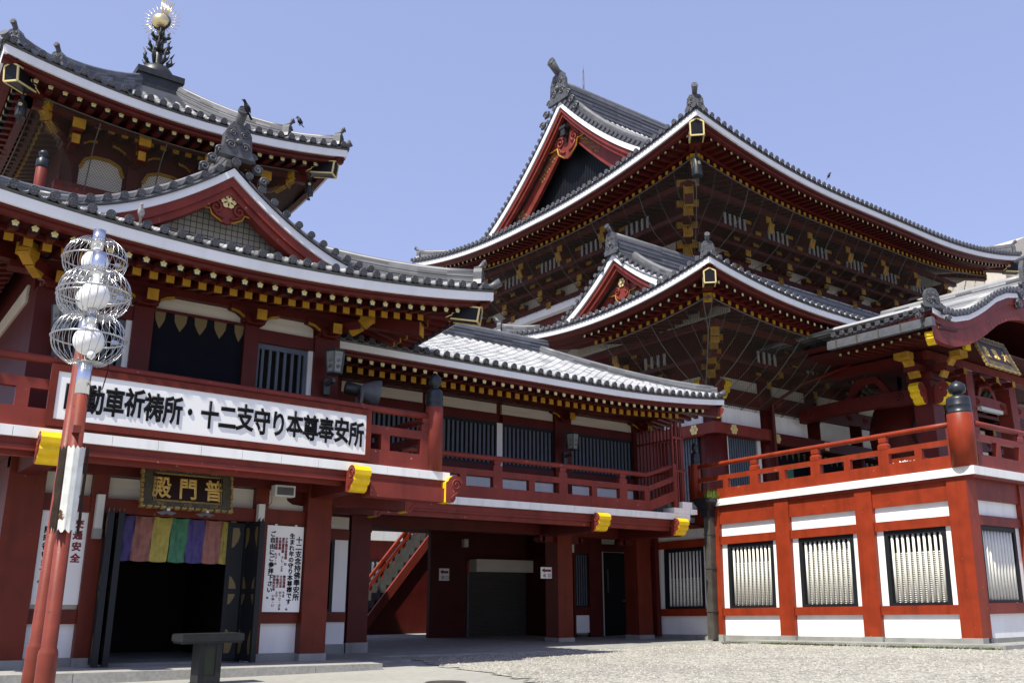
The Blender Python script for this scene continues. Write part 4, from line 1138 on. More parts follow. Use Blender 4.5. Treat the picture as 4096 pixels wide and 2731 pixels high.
# stairs behind
ST = Thing("staircase", "bright red staircase railing and grey steps climbing behind the gallery passage", "staircase", (20, 35, 0))
sl = 1.172
def zs(x): return 1.05 + (x - 19.28) * sl
mb = MB(); mb.prism([(18.42, 0), (23.5, 0), (23.5, zs(23.5)), (18.42, .05)], (0, 35.0, 0), X_, Z_, Y_, .12); mb.build("stair_wall", RED3, ST)
mb = MB(); a_, b_ = Vector((18.5, 34.95, zs(18.5))), Vector((23.5, 34.95, zs(23.5))); mb.bar(a_, b_, .12, .34, up=Y_.cross((b_ - a_).normalized())); mb.build("stringer", RED2, ST)
mb = MB()
for i in range(17): mb.box(18.4 + .27 * i, 18.7 + .27 * i, 35.13, 36.7, zs(18.4 + .27 * i) - .3, zs(18.4 + .27 * i) + .42)
mb.build("steps", STEPC, ST)
for y_ in (36.4,):
    for off, w_, nm in ((.98, .11, "handrail"), (.62, .13, "middle_rail"), (.12, .24, "bottom_rail")):
        off -= .10; mb = MB(); a_, b_ = Vector((18.0, y_, zs(18.0) + off)), Vector((23, y_, zs(23) + off)); mb.bar(a_, b_, .14, w_, up=Y_.cross((b_ - a_).normalized())); mb.build(nm, RED, ST)
    for i in range(4):
        x_ = 19.2 + 1.08 * i; mb = MB(); mb.box(x_ - .1, x_ + .1, y_ - .05, y_ + .05, zs(x_) + .05, zs(x_) + .9); mb.build("rail_post", RED, ST)
BH = Thing("rear_building", "red and white rear building glimpsed through the passage beyond the staircase", "building", (19, 44, 0))
box_part("wall", RED2, BH, (14, 36, 44, 44.5, 0, 4.4)); box_part("parapet", LEDGE, BH, (13.8, 36.2, 43.7, 44.6, 4.4, 5.5)); box_part("window", SLATW, BH, (21.5, 26, 43.93, 44.0, .6, 3.3))
mb = MB()
for i in range(16): mb.box(21.5 + .27 * i, 21.59 + .27 * i, 43.85, 43.93, .5, 3.4)
mb.build("window_bars", FRAMEB, BH)
# upper floor, wall plane 25.6
box_part("upper_wall", RED3, t, (11.8, 26.4, 25.72, 25.9, 4.4, 8.4))
for x0, x1 in ((21.17, 21.95), (25.18, 25.95), (12.0, 12.5)): box_part("post", RED3, t, (x0, x1, 25.5, 25.75, 4.4, 8.15))
segs = ((12.5, 15.55), (15.7, 18.6), (18.84, 21.17), (21.95, 25.18))
for x0, x1 in segs:
    box_part("lintel_beam", RED3, t, (x0, x1, 25.58, 25.74, 7.44, 7.76)); box_part("rail_beam", RED3, t, (x0, x1, 25.56, 25.74, 5.5, 5.94))
    box_part("wall_panel", CREAM, t, (x0, x1, 25.64, 25.72, 7.76, 8.12)); box_part("wall_panel", WHITE, t, (x0, x1, 25.64, 25.72, 5.1, 5.5))
    w_ = box_part("window", DARK, t, (x0, x1, 25.69, 25.719, 5.94, 7.44))
    mb = MB(); mb.box(x0, x1, 25.6, 25.68, 7.33, 7.44).box(x0, x1, 25.6, 25.68, 5.94, 6.02).box(x0, x0 + .07, 25.6, 25.68, 6.02, 7.33).box(x1 - .07, x1, 25.6, 25.68, 6.02, 7.33)
    mb.build("window_frame", FRAMEB, t, w_)
    mb = MB(); n = round((x1 - x0 - .14) / .187)
    for i in range(n):
        xx = x0 + .07 + (x1 - x0 - .14) * (i + .5) / n; mb.box(xx - .045, xx + .045, 25.62, 25.66, 6.0, 7.34)
    mb.build("window_slats", SLATB, t, w_)
for x0, x1 in ((15.55, 15.7), (18.6, 18.84)): box_part("wall_strip", WHITE, t, (x0, x1, 25.6, 25.72, 5.5, 7.44))
for x_ in (21.56, 25.56): capital(x_, 25.5, 8.1, t, .95)
box_part("eave_beam", RED3, t, (11.8, 26.0, 25.3, 25.7, 8.13, 8.4))
box_part("base_rail", RED3, t, (11.8, 26.2, 25.6, 25.74, 4.4, 5.1))
# roof: eave front y=22, hips at right end
X0, X1, Y0, Y1 = 9.5, 26.5, 22.0, 32.0
g_gal = lambda q: .40 * q + .012 * q * q
sF = Side((X0, Y0), (1, 0), (0, 1), X1 - X0, 8.1, .36, 6.5, 0, 1); sR = Side((X1, Y0), (0, 1), (-1, 0), Y1 - Y0, 8.1, .36, 5, 1, 1)
tF = lambda a: min(4.9, sF.S - a); tR = lambda a: min(a, sR.S - a, 4.8)
M = new_parts(); mb = MB()
cF = eave(sF, M, fh=.185, soff_t=3.7, soff_rise=.35); cR = eave(sR, M, fh=.185, soff_t=3.0)
roof_sheet(sF, mb, g_gal, .27, tF, 0, sF.S, 40, 6); roof_sheet(sR, mb, g_gal, .27, tR, 0, sR.S, 20, 5)
tonef = lambda: random.choice((.75, .8, .9, .95, 1.0, 1.0, .85, .9, .45, .7)) 
roof_rolls(sF, mb, cF, g_gal, .27, tF, rr=.105, seg=.32, n=8, tr=tonef); roof_rolls(sR, mb, cR, g_gal, .27, tR, rr=.1, seg=.32, tr=tonef)
sB = Side((X0, Y1), (1, 0), (0, -1), X1 - X0, 8.1, .36, 6.5, 0, 1); roof_sheet(sB, mb, g_gal, .27, tF, 0, sB.S, 30, 4)
roof = mb.build("tiled_roof", TILE, t, tone=True, shear=False); finish(M, t, roof)
fly2 = rafter_proto("flying_rafter", .15, .15, 1.0, .12, 'flower', t); base2 = rafter_proto("base_rafter", .16, .17, 2.4, .42, 'square', t)
rafters(sF, t, roof, "flying_rafter", fly2, .34, 1.0, -.255, .355, False, True, s0=1.5); rafters(sF, t, roof, "base_rafter", base2, .98, 2.4, -.385, .355, False, True, s0=1.5)
rafters(sR, t, roof, "flying_rafter", fly2, .34, 1.0, -.255, .355, True, True, s1=5); 
kioi([(sF, 1, sF.S - 1)], t, roof, .9, -.19, .12)
scroll = MB()
hr = hip_rafter.__name__
d = Vector((-1, 1, 0)).normalized(); c = Vector((X1 - .15, Y0 + .15, 8.18))
mb = MB(); mb.bar(c + d * .05, c + d * 3.4 + Z_ * .5, .3, .36); mb.build("hip_rafter", RED3, t, roof)
scroll_end(t, c + d * .08 - Z_ * .18, (1, -1), .3, .62, name="hip_rafter_scroll", parent=roof)
mb = MB()
zr = 8.1 + .27 + g_gal(4.75)
ridge(mb, [(x, 27.0, zr) for x in frange(X0, 22.0, 14)], .42, .62, 9)
pth = [sF.surf(sF.S - a, a, g_gal, .33) for a in frange(.25, 4.9, 10)]; ridge(mb, pth, .24, .26, 4)
mb.build("roof_ridge", RIDGE, t, roof, tone=True)
mb = MB(); q = pth[0]; o = Vector((1, -1, 0)).normalized(); mb.tube([q, q + o * .25 + Z_ * .02, q + o * .42 + Z_ * .10], [.09, .1, .12], 10); onigawara(mb, pth[0] + Z_ * .02, o, .3, .28, top=False, fancy=1); mb.build("ridge_ornament", TILED, t, roof)
# railing
gr = Thing("balcony_railing", "weathered red railing along the shaded gallery, its right end ramping up to the terrace", "railing", (18, 23, 4.42))
railing(gr, (12.3, 23.0), (23.3, 23.0), 4.42, (1.9, 4.4, 7.05, 9.75), (.6, 3.1, 5.75, 8.42, 10.9), (), hz=1.285)
for nm, z0, z1, dep in (("bottom_rail", .015, .37, .18), ("middle_rail", .70, .89, .15)):
    mb = MB(); mb.prism([(23.28, 4.42 + z0), (24.55, 4.85 + z0), (24.55, 4.85 + z1), (23.28, 4.42 + z1)], (0, 23.0 - dep / 2, 0), X_, Z_, Y_, dep); mb.build(nm, RED2, gr)
mb = MB(); mb.tube([(23.2, 23.0, 5.705), (23.3, 23.0, 5.72), (24.5, 23.0, 6.1)], .085, 12); mb.build("handrail", RED2, gr)
mb = MB(); mb.box(24.55, 24.75, 22.92, 23.08, 4.5, 6.2); mb.build("rail_post", RED2, gr)
# small white steps at the ledge end
box_part("step_block", LEDGE, t, [(24.45, 24.9, 22.85, 23.4, 4.425, 4.62), (24.9, 25.4, 22.85, 23.6, 4.425, 4.85), (25.27, 25.6, 22.8, 23.6, 4.42, 4.6)])
# spiked gate
GT = Thing("spiked_gate", "tall red spiked picket gate closing the end of the gallery walkway", "gate", (25.2, 24.2, 4.7))
mb = MB()
for i in range(14):
    y_ = 23.12 + .18 * i; top = 7.62 + .1 * random.random()
    mb.obox((25.3, y_, (4.85 + top) / 2), X_, Y_, Z_, .025, .032, (top - 4.85) / 2)
    b = len(mb.v)
    for dx, dy in ((-.025, -.032), (.025, -.032), (.025, .032), (-.025, .032)): mb.vert((25.3 + dx, y_ + dy, top))
    mb.vert((25.3, y_, top + .16))
    for k_ in range(4): mb.face((b + k_, b + (k_ + 1) % 4, b + 4))
mb.build("gate_pickets", RED2, GT)
mb = MB()
for k_, x_ in enumerate((24.72, 24.93, 25.16)):
    top = 7.72 + .05 * k_
    mb.obox((x_, 23.05, (4.6 + top) / 2), X_, Y_, Z_, .034, .022, (top - 4.6) / 2); b = len(mb.v)
    for dx, dy in ((-.034, -.022), (.034, -.022), (.034, .022), (-.034, .022)): mb.vert((x_ + dx, 23.05 + dy, top))
    mb.vert((x_, 23.05, top + .18))
    for q in range(4): mb.face((b + q, b + (q + 1) % 4, b + 4))
mb.build("gate_pickets", RED2, GT)
mb = MB()
for z_ in (5.98, 7.2): mb.box(25.26, 25.34, 23.0, 25.5, z_, z_ + .07).box(24.68, 25.26, 23.02, 23.1, z_ - .04, z_ + .04)
mb.build("gate_bars", RED2, GT)
# wall lanterns
def lantern(x, y, z, label):
    th = Thing("wall_lantern", label, "lantern", (x, y, z), "bronze wall lanterns on the upper posts")
    mb = MB(); mb.lathe([(.2, z - .26), (.25, z + .24), (.27, z + .26), (.2, z + .33)], (x, y, 0), 6, smooth=False); mb.build("lantern_body", LAMPG, th)
    mb = MB()
    for k_ in range(6):
        a = 2 * math.pi * k_ / 6; ca, sa = math.cos(a), math.sin(a)
        mb.bar((x + .2 * ca, y + .2 * sa, z - .26), (x + .25 * ca, y + .25 * sa, z + .25), .03, .03)
        a2 = a + math.pi / 6
        for q in range(3): mb.tube(spiral((x + .2 * math.cos(a2), y + .2 * math.sin(a2), z - .14 + .15 * q), (-math.sin(a2), math.cos(a2), 0), Z_, .06, 1.2, 10), .008, 4)
    mb.lathe([(.22, z - .3), (.22, z - .26)], (x, y, 0), 6, smooth=False); mb.lathe([(.28, z + .25), (.22, z + .33), (.05, z + .36)], (x, y, 0), 6, smooth=False)
    mb.bar((x, y, z - .3), (x, y, z - .55), .09, .09); mb.bar((x, y, z - .45), (x - .02, y + .5, z - .5), .08, .1); mb.bar((x, y + .42, z - .75), (x, y + .42, z - .35), .16, .1, up=Y_)
    mb.build("lantern_frame", LAMPF, th)
lantern(9.78, 20.4, 7.22, "grey bronze hexagonal lantern on the pavilion post right of the slatted window")
lantern(3.5, 20.4, 7.22, "grey bronze hexagonal lantern mostly hidden behind the street lamps")
lantern(21.55, 25.0, 6.98, "dark bronze lantern on the gallery post between two slatted windows")
# ---------------------------------------------------------------- sunlit terrace block
shT = lambda p: Vector((p.x, p.y - .026 * p.z, p.z + .0215 * (24.3 - min(p.y, 30)) * (1 if p.y > 0 else 0)))
TER = Thing("terrace_building", "sunlit red and white terrace block with barred windows and white ledge", "building", (26.5, 13.3, 0), shear=shT)
t = TER
zb = .0
def facadeA(name, m, y0, y1, z0, z1, x0=26.5, x1=26.6, parent=None): return box_part(name, m, t, (x0, x1, y0, y1, z0, z1), parent)
posts = ((13.36, 13.96), (16.42, 17.02), (19.56, 20.14), (22.62, 23.0))
for i, (a, b) in enumerate(posts):
    p = facadeA("pillar", RED, a, b, .21, 4.72, 26.40, 26.95 if i == 0 else 26.7); facadeA("pillar_base", CONC, a - .02, b + .02, .0, .22, 26.37, 26.7, p)
spans = ((13.96, 16.42), (17.02, 19.56), (20.14, 22.62), (23.0, 25.85))
for i, (a, b) in enumerate(spans):
    facadeA("wall_panel", WHITE, a, b, .2, .86, 26.56, 26.7); facadeA("wall_base", CONC, a, b, .0, .2, 26.50, 26.7)
    facadeA("rail_beam", RED, a, b, .86, 1.12, 26.47, 26.7)
    facadeA("rail_beam", RED, a, b, 3.34, 3.62, 26.47, 26.7)
    facadeA("wall_panel", WHITE, a, b, 3.62, 4.06, 26.56, 26.7); facadeA("head_beam", RED, a, b, 4.06, 4.72, 26.46, 26.7)
    w0, w1 = (a + .23, b - .24) if i < 3 else (a + .52, b - .32)
    facadeA("wall_panel", WHITE, a, w0, 1.12, 3.34, 26.56, 26.7); facadeA("wall_panel", WHITE, w1, b, 1.12, 3.34, 26.56, 26.7)
    wd = facadeA("window", DARK, w0, w1, 1.12, 3.34, 26.80, 26.84)
    mb = MB()
    for y0_, y1_, z0_, z1_ in ((w0, w1, 3.20, 3.335), (w0, w1, 1.125, 1.21), (w0, w0 + .13, 1.21, 3.20), (w1 - .13, w1, 1.21, 3.20)): mb.box(26.54, 26.78, y0_, y1_, z0_, z1_)
    mb.build("window_frame", FRAMEB, t, wd)
    mb = MB(); n = 10
    for k_ in range(n):
        y_ = w0 + .13 + (w1 - w0 - .26) * (k_ + .5) / n; mb.tube([(26.63, y_, 1.2), (26.63, y_, 3.21)], .042, 8)
    mb.build("window_bars", SLATW, t, wd)
    mb = MB(); zt = (2.72, 3.16, 2.72, 2.3)[i]
    nn = int((zt - 1.2) / .055)
    for k_ in range(nn): mb.obox((26.735, (w0 + w1) / 2, 1.22 + .055 * k_), Y_, Vector((1, 0, .8)), Vector((-.8, 0, 1)), (w1 - w0) / 2 - .13, .022, .003)
    mb.build("window_blind", SLATW, t, wd)
facadeA("backing_wall", RED3, 13.5, 26, .0, 4.7, 26.86, 27.0)
ledge_tiles("terrace_ledge", t, (26.31, 13.05), (26.31, 23.9), (-1, 0), 4.72, 4.96, .7, 1.0)
ledge_tiles("terrace_ledge", t, (27.02, 13.05), (48, 13.05), (0, -1), 4.72, 4.958, .7, 1.0)
box_part("ledge_soffit", RED2, t, [(26.37, 26.9, 13.12, 25, 4.64, 4.718), (26.9, 48, 13.12, 13.6, 4.64, 4.718)])
# side B, plane y = 13.3
bx = [(26.40, 26.95)]; xs_ = 27.0
k_ = 0
while xs_ < 46:
    a, b = xs_ - .05, xs_ + 2.48
    if k_ > 0: pass
    mb_posts = (b, b + .6)
    p = box_part("pillar", RED, t, (b, b + .6, 13.30, 13.6, .21, 4.72)); box_part("pillar_base", CONC, t, (b - .02, b + .62, 13.27, 13.6, .0, .22), p)
    box_part("wall_panel", WHITE, t, [(a, b, 13.46, 13.6, .2, .86)]); box_part("wall_base", CONC, t, (a, b, 13.40, 13.6, 0, .2))
    box_part("rail_beam", RED2, t, (a, b, 13.37, 13.6, .86, 1.16)); box_part("rail_beam", RED2, t, (a, b, 13.37, 13.6, 3.34, 3.62))
    box_part("wall_panel", WHITE, t, (a, b, 13.46, 13.6, 3.62, 4.06)); box_part("head_beam", RED2, t, (a, b, 13.36, 13.6, 4.06, 4.72))
    w0, w1 = a + .1, b - .26
    box_part("wall_panel", WHITE, t, [(a, w0, 13.46, 13.6, 1.16, 3.34), (w1, b, 13.46, 13.6, 1.16, 3.34)])
    wd = box_part("window", SLATW, t, (w0, w1, 13.66, 13.7, 1.16, 3.34))
    mb = MB()
    for x0_, x1_, z0_, z1_ in ((w0, w1, 3.20, 3.335), (w0, w1, 1.165, 1.24), (w0, w0 + .13, 1.24, 3.20), (w1 - .13, w1, 1.24, 3.20)): mb.box(x0_, x1_, 13.44, 13.65, z0_, z1_)
    mb.build("window_frame", FRAMEB, t, wd)
    mb = MB()
    for q in range(10):
        xx = w0 + .13 + (w1 - w0 - .26) * (q + .5) / 10; mb.tube([(xx, 13.53, 1.22), (xx, 13.53, 3.21)], .06, 8)
    mb.build("window_bars", SLATW, t, wd)
    xs_ = b + .65; k_ += 1
box_part("terrace_floor", CONC, t, (27.01, 75, 13.75, 60, 4.72, 4.94), shear=True)
# railings
ra = Thing("terrace_railing", "bright vermilion railing along the sunlit long side of the terrace", "railing", (26.5, 18, 5), shear=shT)
railing(ra, (26.5, 24.0), (26.5, 13.5), 4.965, (3.05, 5.6, 8.1), (1.75, 4.25, 6.8, 9.25), (), m=RED, hz=1.30, base_h=.37, mid=(.70, .86))
mb = MB(); mb.box(26.38, 26.62, 23.6, 24.0, 5.34, 6.36); mb.build("rail_post", RED, ra)
newel(ra, 26.55, 13.42, 4.96, 1.58, .365, 1, m=RED, k=1.2)
newel(ra, 26.5, 23.75, 4.96, 1.45, .19, 1, m=RED)
rb = Thing("terrace_railing", "shaded red railing turning right from the black-capped corner post of the terrace", "railing", (36, 13.3, 5), shear=shT)
railing(rb, (26.98, 13.3), (46, 13.3), 4.96, (2.85, 5.5, 8.2, 10.9), (1.35, 4.2, 6.9, 9.6), (), m=RED2, hz=1.34, base_h=.40, mid=(.84, 1.02))
# down pipe with hopper and grass
DP = Thing("drain_pipe", "weathered dark square downpipe with a hopper head at the terrace corner", "drain pipe", (26.2, 22.95, 0), shear=shT)
mb = MB(); mb.box(26.12, 26.38, 22.80, 23.08, .05, 4.35)
for z_ in (1.0, 2.5, 3.7): mb.box(26.10, 26.40, 22.78, 23.10, z_, z_ + .05)
mb.build("pipe", PIPE, DP)
mb = MB()
for z_, w in ((4.33, .18), (4.5, .2), (4.8, .33), (4.92, .35)): pass
b = 0; lv = ((4.33, .17, .17), (4.55, .19, .19), (4.85, .34, .38), (5.0, .36, .40)); ids = []
for z_, w, l in lv: ids.append([mb.vert((26.22 + i * w, 22.96 + j * l, z_)) for i, j in ((-1, -1), (1, -1), (1, 1), (-1, 1))])
for a, c in zip(ids, ids[1:]):
    for q in range(4): mb.face((a[q], a[(q + 1) % 4], c[(q + 1) % 4], c[q]))
mb.face(ids[-1]); mb.build("hopper_head", IRONB, DP)
mb = MB(); random.seed(3)
for i in range(260):
    a = random.random() * 6.28; r_ = .24 * random.random() ** .5; p = Vector((26.2 + r_ * math.cos(a) - .06, 22.72 + r_ * math.sin(a), 4.98)); h = .1 + .24 * random.random()
    q = p + Vector((random.uniform(-.12, .06), random.uniform(-.16, .08), h)); w = Vector((-math.sin(a), math.cos(a), 0)) * .008
    m_ = (p + q) / 2 + Vector((0, 0, .03)); mb.face([mb.vert(p - w), mb.vert(p + w), mb.vert(m_ + w * .8), mb.vert(q), mb.vert(m_ - w * .8)])
g_ = mb.build("grass_tuft", GREEN, None); 
solo(g_, "little tuft of green grass sprouting from the hopper of the downpipe", "grass")
for v in g_.data.vertices: v.co = shT(v.co)
# soot stain is left to the plaster; notice board and box on the terrace
NB = Thing("notice_board", "white notice sheet in a red frame behind the right-hand terrace railing", "notice board", (29, 15, 4.96))
mb = MB(); mb.box(29.05, 29.85, 14.9, 14.94, 5.2, 6.75); mb.build("board", PAPER, NB); mb = MB(); mb.box(29.0, 29.9, 14.95, 15.0, 5.0, 6.85); mb.build("board_frame", RED2, NB)
mb = MB(); 
for i in range(4):
    for j in range(3): mb.box(29.14 + .22 * j, 29.28 + .22 * j, 14.885, 14.9, 5.35 + .26 * i, 5.5 + .26 * i)
mb.build("notice_print", GUTTER, NB)
OB = Thing("offering_box", "small orange-red box with white paper slips, seen between the terrace rails", "box", (26.9, 15.6, 5.2), shear=shT)
mb = MB(); mb.box(27.2, 28.0, 15.3, 16.3, 4.95, 5.62); mb.build("box_body", RED, OB); mb = MB(); random.seed(5)
for i in range(22): 
    a = Vector((27.15, 15.05 + .055 * i, 5.42 + .06 * random.random())); mb.obox(a, Vector((0, 1, random.uniform(-1, 1))), X_, Vector((0, random.uniform(-1, 1), 1)), .04, .01, .025)
mb.build("paper_slips", PAPER, OB)
# ---------------------------------------------------------------- halls
def bracket_mesh(k, rows, corner=False):
    """stepped bracket cluster facing local -y; rows = [(out, z)] tip positions. local origin on the wall at z = 0"""
    mb = MB(); n = len(rows)
    if not corner: mb.box(-.28 * k, .28 * k, -.3 * k, .1, -.6 * k, -.2 * k)
    for i, (o, z) in enumerate(rows):
        w = .17 * k
        mb.mi = 0
        mb.box(-w, w, -o, .1, z - .17 * k, z + .17 * k)
        if not corner and i < n - 1:
            mb.box(-.95 * k + .1 * i, .95 * k - .1 * i, -o + .15 * k, -o + .42 * k, z + .2 * k, z + .44 * k)
            for s in (-1, 0, 1):
                c = s * (.8 * k - .1 * i)
                mb.box(c - .22 * k, c + .22 * k, -o + .05 * k, -o + .5 * k, z + .44 * k, z + .66 * k)
                mb.mi = 1; mb.box(c - .2 * k, c + .2 * k, -o + .03 * k, -o + .049 * k, z + .47 * k, z + .64 * k) if s else None
                mb.mi = 0
        mb.mi = 1
        mb.box(-w * 1.12, w * 1.12, -o - .03, -o, z - .2 * k, z + .2 * k)
        if i == 2:
            mb.mi = 0; mb.obox((0, -o + .1, z + .45 * k), X_, Vector((0, -1, -.35)), Vector((0, -.35, 1)), w, .9 * k, .2 * k)
            mb.mi = 1; mb.obox((0, -o - .75 * k, z + .13 * k), X_, Vector((0, -1, -.35)), Vector((0, -.35, 1)), w * 1.1, .03, .24 * k)
        if corner:
            mb.mi = 1; mb.box(-.42 * k, .42 * k, -o + .12 * k, -o + .15 * k, z + .22 * k, z + .5 * k)
            mb.mi = 0; mb.box(-.45 * k, .45 * k, -o + .15 * k, -o + .6 * k, z + .2 * k, z + .52 * k)
    return mb
def bracket_proto(name, k, rows, corner=False):
    mb = bracket_mesh(k, rows, corner)
    me = bpy.data.meshes.new(name); me.from_pydata([tuple(v) for v in mb.v], [], mb.f)
    me.materials.append(RED3); me.materials.append(GOLD); me.polygons.foreach_set("material_index", mb.m); me.update()
    return me
def place(me, name, th, parent, loc, rot):
    o = bpy.data.objects.new(name, me); COL.objects.link(o); o.parent = parent or th.root; o.location = Vector(loc) - th.P; o.rotation_euler = (0, 0, rot); return o

def hall_roof(t, X0, X1, Y0, Y1, zE, rise, L, g, G, fh, k, pitch, soff_t, soff_rise, vis_front, sides=(1, 1, 1, 1), name="tiled_roof", ridge_h=1.6):
    """hip-and-gable roof; returns (roof, sF, sL)"""
    H = (Y1 - Y0) / 2; off = fh + .1 * k
    sF = Side((X0, Y0), (1, 0), (0, 1), X1 - X0, zE, rise, L); sL = Side((X0, Y0), (0, 1), (1, 0), Y1 - Y0, zE, rise, min(L, H * 1.0))
    sR = Side((X1, Y0), (0, 1), (-1, 0), Y1 - Y0, zE, rise, min(L, H)); sB = Side((X0, Y1), (1, 0), (0, -1), X1 - X0, zE, rise, L)
    W = X1 - X0
    tF = lambda a: (min(a, W - a) if min(a, W - a) < G else H); tL = lambda a: min(a, (Y1 - Y0) - a, G + 1.2)
    M = new_parts(); mb = MB(); r = .125 * k / 1.3
    for i, (sd, tm) in enumerate(((sF, tF), (sL, tL), (sR, tL), (sB, tF))):
        if i < 2: cs = eave(sd, M, k=k, pitch=pitch, r=r, fh=fh, petals=False, soff_t=soff_t, soff_rise=soff_rise, phase=0)
        else: cs = [pitch * (q + .5) for q in range(int(sd.S / pitch))]
        if i in (0, 3):
            for a0, a1 in ((0, G - .01), (G + .01, W - G - .01), (W - G + .01, W)):
                roof_sheet(sd, mb, g, off, tm, a0, a1, max(4, int((a1 - a0) / 1.0)), 14)
        else: roof_sheet(sd, mb, g, off, tm, 0, sd.S, 24, 5)
        if i == 0:
            roof_rolls(sd, mb, [a for a in cs if a < vis_front], g, off, tm, rr=.11 * k / 1.3, seg=.45, tr=lambda: random.choice((.7, .8, .9, 1.0, .6, .85)))
        elif i == 1: roof_rolls(sd, mb, cs, g, off, tm, rr=.11 * k / 1.3, seg=.6)
    roof = mb.build(name, TILE, t, tone=True); finish(M, t, roof)
    # gable facing -x
    Xg = X0 + G; Ym = (Y0 + Y1) / 2
    zc = lambda u: zE + off + g(H - abs(u)) + .05
    fr = lambda u, n, z: Vector((Xg - n, Ym - u, z))
    umax = H - G * .9
    us = [-umax + 2 * umax * i / 60 for i in range(61)]
    f = .34 * k
    a = MB(); rake_band(a, fr, us, lambda u: zc(u) - f * .82, lambda u: zc(u) - .02, 0, -.12); a.build("gable_fascia", FASC, t, roof)
    a = MB()
    zb = zE + off + g(G) - .2
    rake_band(a, fr, us, lambda u: max(zb, zc(u) - f * 1.5), lambda u: zc(u) - f * .82, -.1, -.3)
    rake_band(a, fr, us, lambda u: max(zb, zc(u) - f * 2.1), lambda u: zc(u) - f * 1.4, -.22, -.5)
    rake_band(a, fr, us, lambda u: max(zb, zc(u) - f * (4.4 if H > 10 else 3.3) - .02 * abs(u)), lambda u: max(zb, zc(u) - f * 2.0), -.75, -1.0)
    a.build("bargeboard", RED2, t, roof)
    a = MB(); pts = [(u, zc(u) - f * 1.2) for u in us if zc(u) - f * 1.2 > zb - .3]
    a.prism([(pts[0][0], zb - .6)] + pts + [(pts[-1][0], zb - .6)], fr(0, -1.6, 0), Y_ * -1, Z_, X_, .06)
    gw = a.build("gable_wall", (GUTTER if k > 1.4 else CREAM) if False else (FRAMEB if k >= 1.3 and H > 10 else CREAM), t, roof)
    a = MB()
    st = .16 if H > 10 else .2
    for i in range(int(2 * umax / st)):
        u = -umax + i * st; zt_ = zc(u) - f * 1.6
        if zt_ > zb: a.box(Xg + 1.5, Xg + 1.53, Ym - u - .035, Ym - u + .035, zb - .5, zt_)
    a.build("gable_lattice", FRAMEB if H > 10 else CREAM, t, roof)
    gegyo(t, roof, fr, zc(0) - f * 2.9, 1.75 * k / 1.3 * (1 if H > 10 else .62), 2.5 * (1 if H > 10 else .55), -.72, gold_flower=H < 10)
    if H > 10:
        a = MB()
        for s in (-1, 1):
            for i in range(26):
                u = .25 + .11 * i; q = fr(s * u, -.735, zc(u) - f * 2.9 - .45 * ((i * 7) % 5) / 4 + .1)
                a.tube(spiral(q, Y_, Z_, .13, 1.2, 8), .025, 4)
            q = fr(s * 5.2, -.74, zc(5.2) - f * 3.1)
            for i in range(20): a.tube(spiral(q + Y_ * .55 * math.cos(i * 1.3) * (i / 20) ** .5 + Z_ * .5 * math.sin(i * 1.3) * (i / 20) ** .5, Y_, Z_, .12, 1.1, 7), .02, 4)
        a.build("gilt_scrollwork", PLAQG, t, roof)
        a = MB(); q = fr(0, -.55, zc(0) - f * 4.3); a.obox(q, X_, Y_, Z_, .35, .2, .3); a.obox(q - X_ * .2 + Z_ * .3, X_, Y_, Z_, .2, .32, .1); a.obox(q - Z_ * .4, X_, Y_, Z_, .06, .06, .3); a.build("boss", BRONZE, t, roof)
    a = MB(); st = pitch * .98; arc = 0; u = st * .6
    while u < umax:
        for s in (-1, 1):
            c = fr(s * u, .09, zc(u) + .2 * k); disc(a, c, -X_, r, .07, False)
            a.tube([c, c + X_ * 1.1], r * .9, 7, caps=False)
        sl = abs(g(H - u + .05) - g(H - u - .05)) / .1
        u += st / math.sqrt(1 + sl * sl) * 1.0
    rake_band(a, fr, us, lambda u: zc(u) + .0, lambda u: zc(u) + .16 * k, .02, -.5)
    a.build("gable_tiles", TILED, t, roof)
    # ridges
    a = MB()
    zr = zE + off + g(H)
    ridge(a, [(x, Ym, zr - .1) for x in frange(Xg + .2, X1 - G - .2, 12)], .5 * k, ridge_h, 10)
    for s in (-1, 1):
        u1 = umax; P = [fr(s * u_, -.9, zc(u_) + .08) for u_ in frange(.7, u1, 12)]
        ridge(a, P, .34 * k, .36 * k, 4)
    hp = [sF.surf(q, q, g, off + .05) for q in frange(.35, G, 6)]; ridge(a, hp, .3 * k, .34 * k, 5)
    hp2 = [sF.surf(sF.S - q, q, g, off + .05) for q in frange(.35, G, 6)]; ridge(a, hp2, .3 * k, .5 * k, 5)
    hp3 = [sB.surf(q, q, g, off + .05) for q in frange(.35, G, 6)]; ridge(a, hp3, .3 * k, .5 * k, 5)
    a.build("roof_ridge", RIDGE, t, roof, tone=True)
    def orn(a): a.build("ridge_ornament", TILED, t, roof)
    a = MB()
    onigawara(a, (Xg - .05, Ym, zr - .05), (-1, 0), 1.25 * k / 1.3 * (1.15 if H > 10 else .62), (2.2 if H > 10 else 1.25), fancy=2); orn(a); a = MB()
    d = Vector((-1, -1, 0)).normalized()
    onigawara(a, hp[0] - d * .05 + Z_ * .1, d, .78 * k / 1.3 * (1 if H > 10 else .8), .95 * (1 if H > 10 else .8), fancy=1)
    disc(a, hp[0] + d * .2 + Z_ * .55 * (1 if H > 10 else .8), d, .2, .1, True); orn(a); a = MB()
    d2 = Vector((1, -1, 0)).normalized(); onigawara(a, hp2[0] + Z_ * .1, d2, .7, .7, fancy=1); orn(a); a = MB(); d3 = Vector((-1, 1, 0)).normalized(); onigawara(a, hp3[0] + Z_ * .1, d3, .7, .7, fancy=1); orn(a)
    return roof, sF, sL, sR

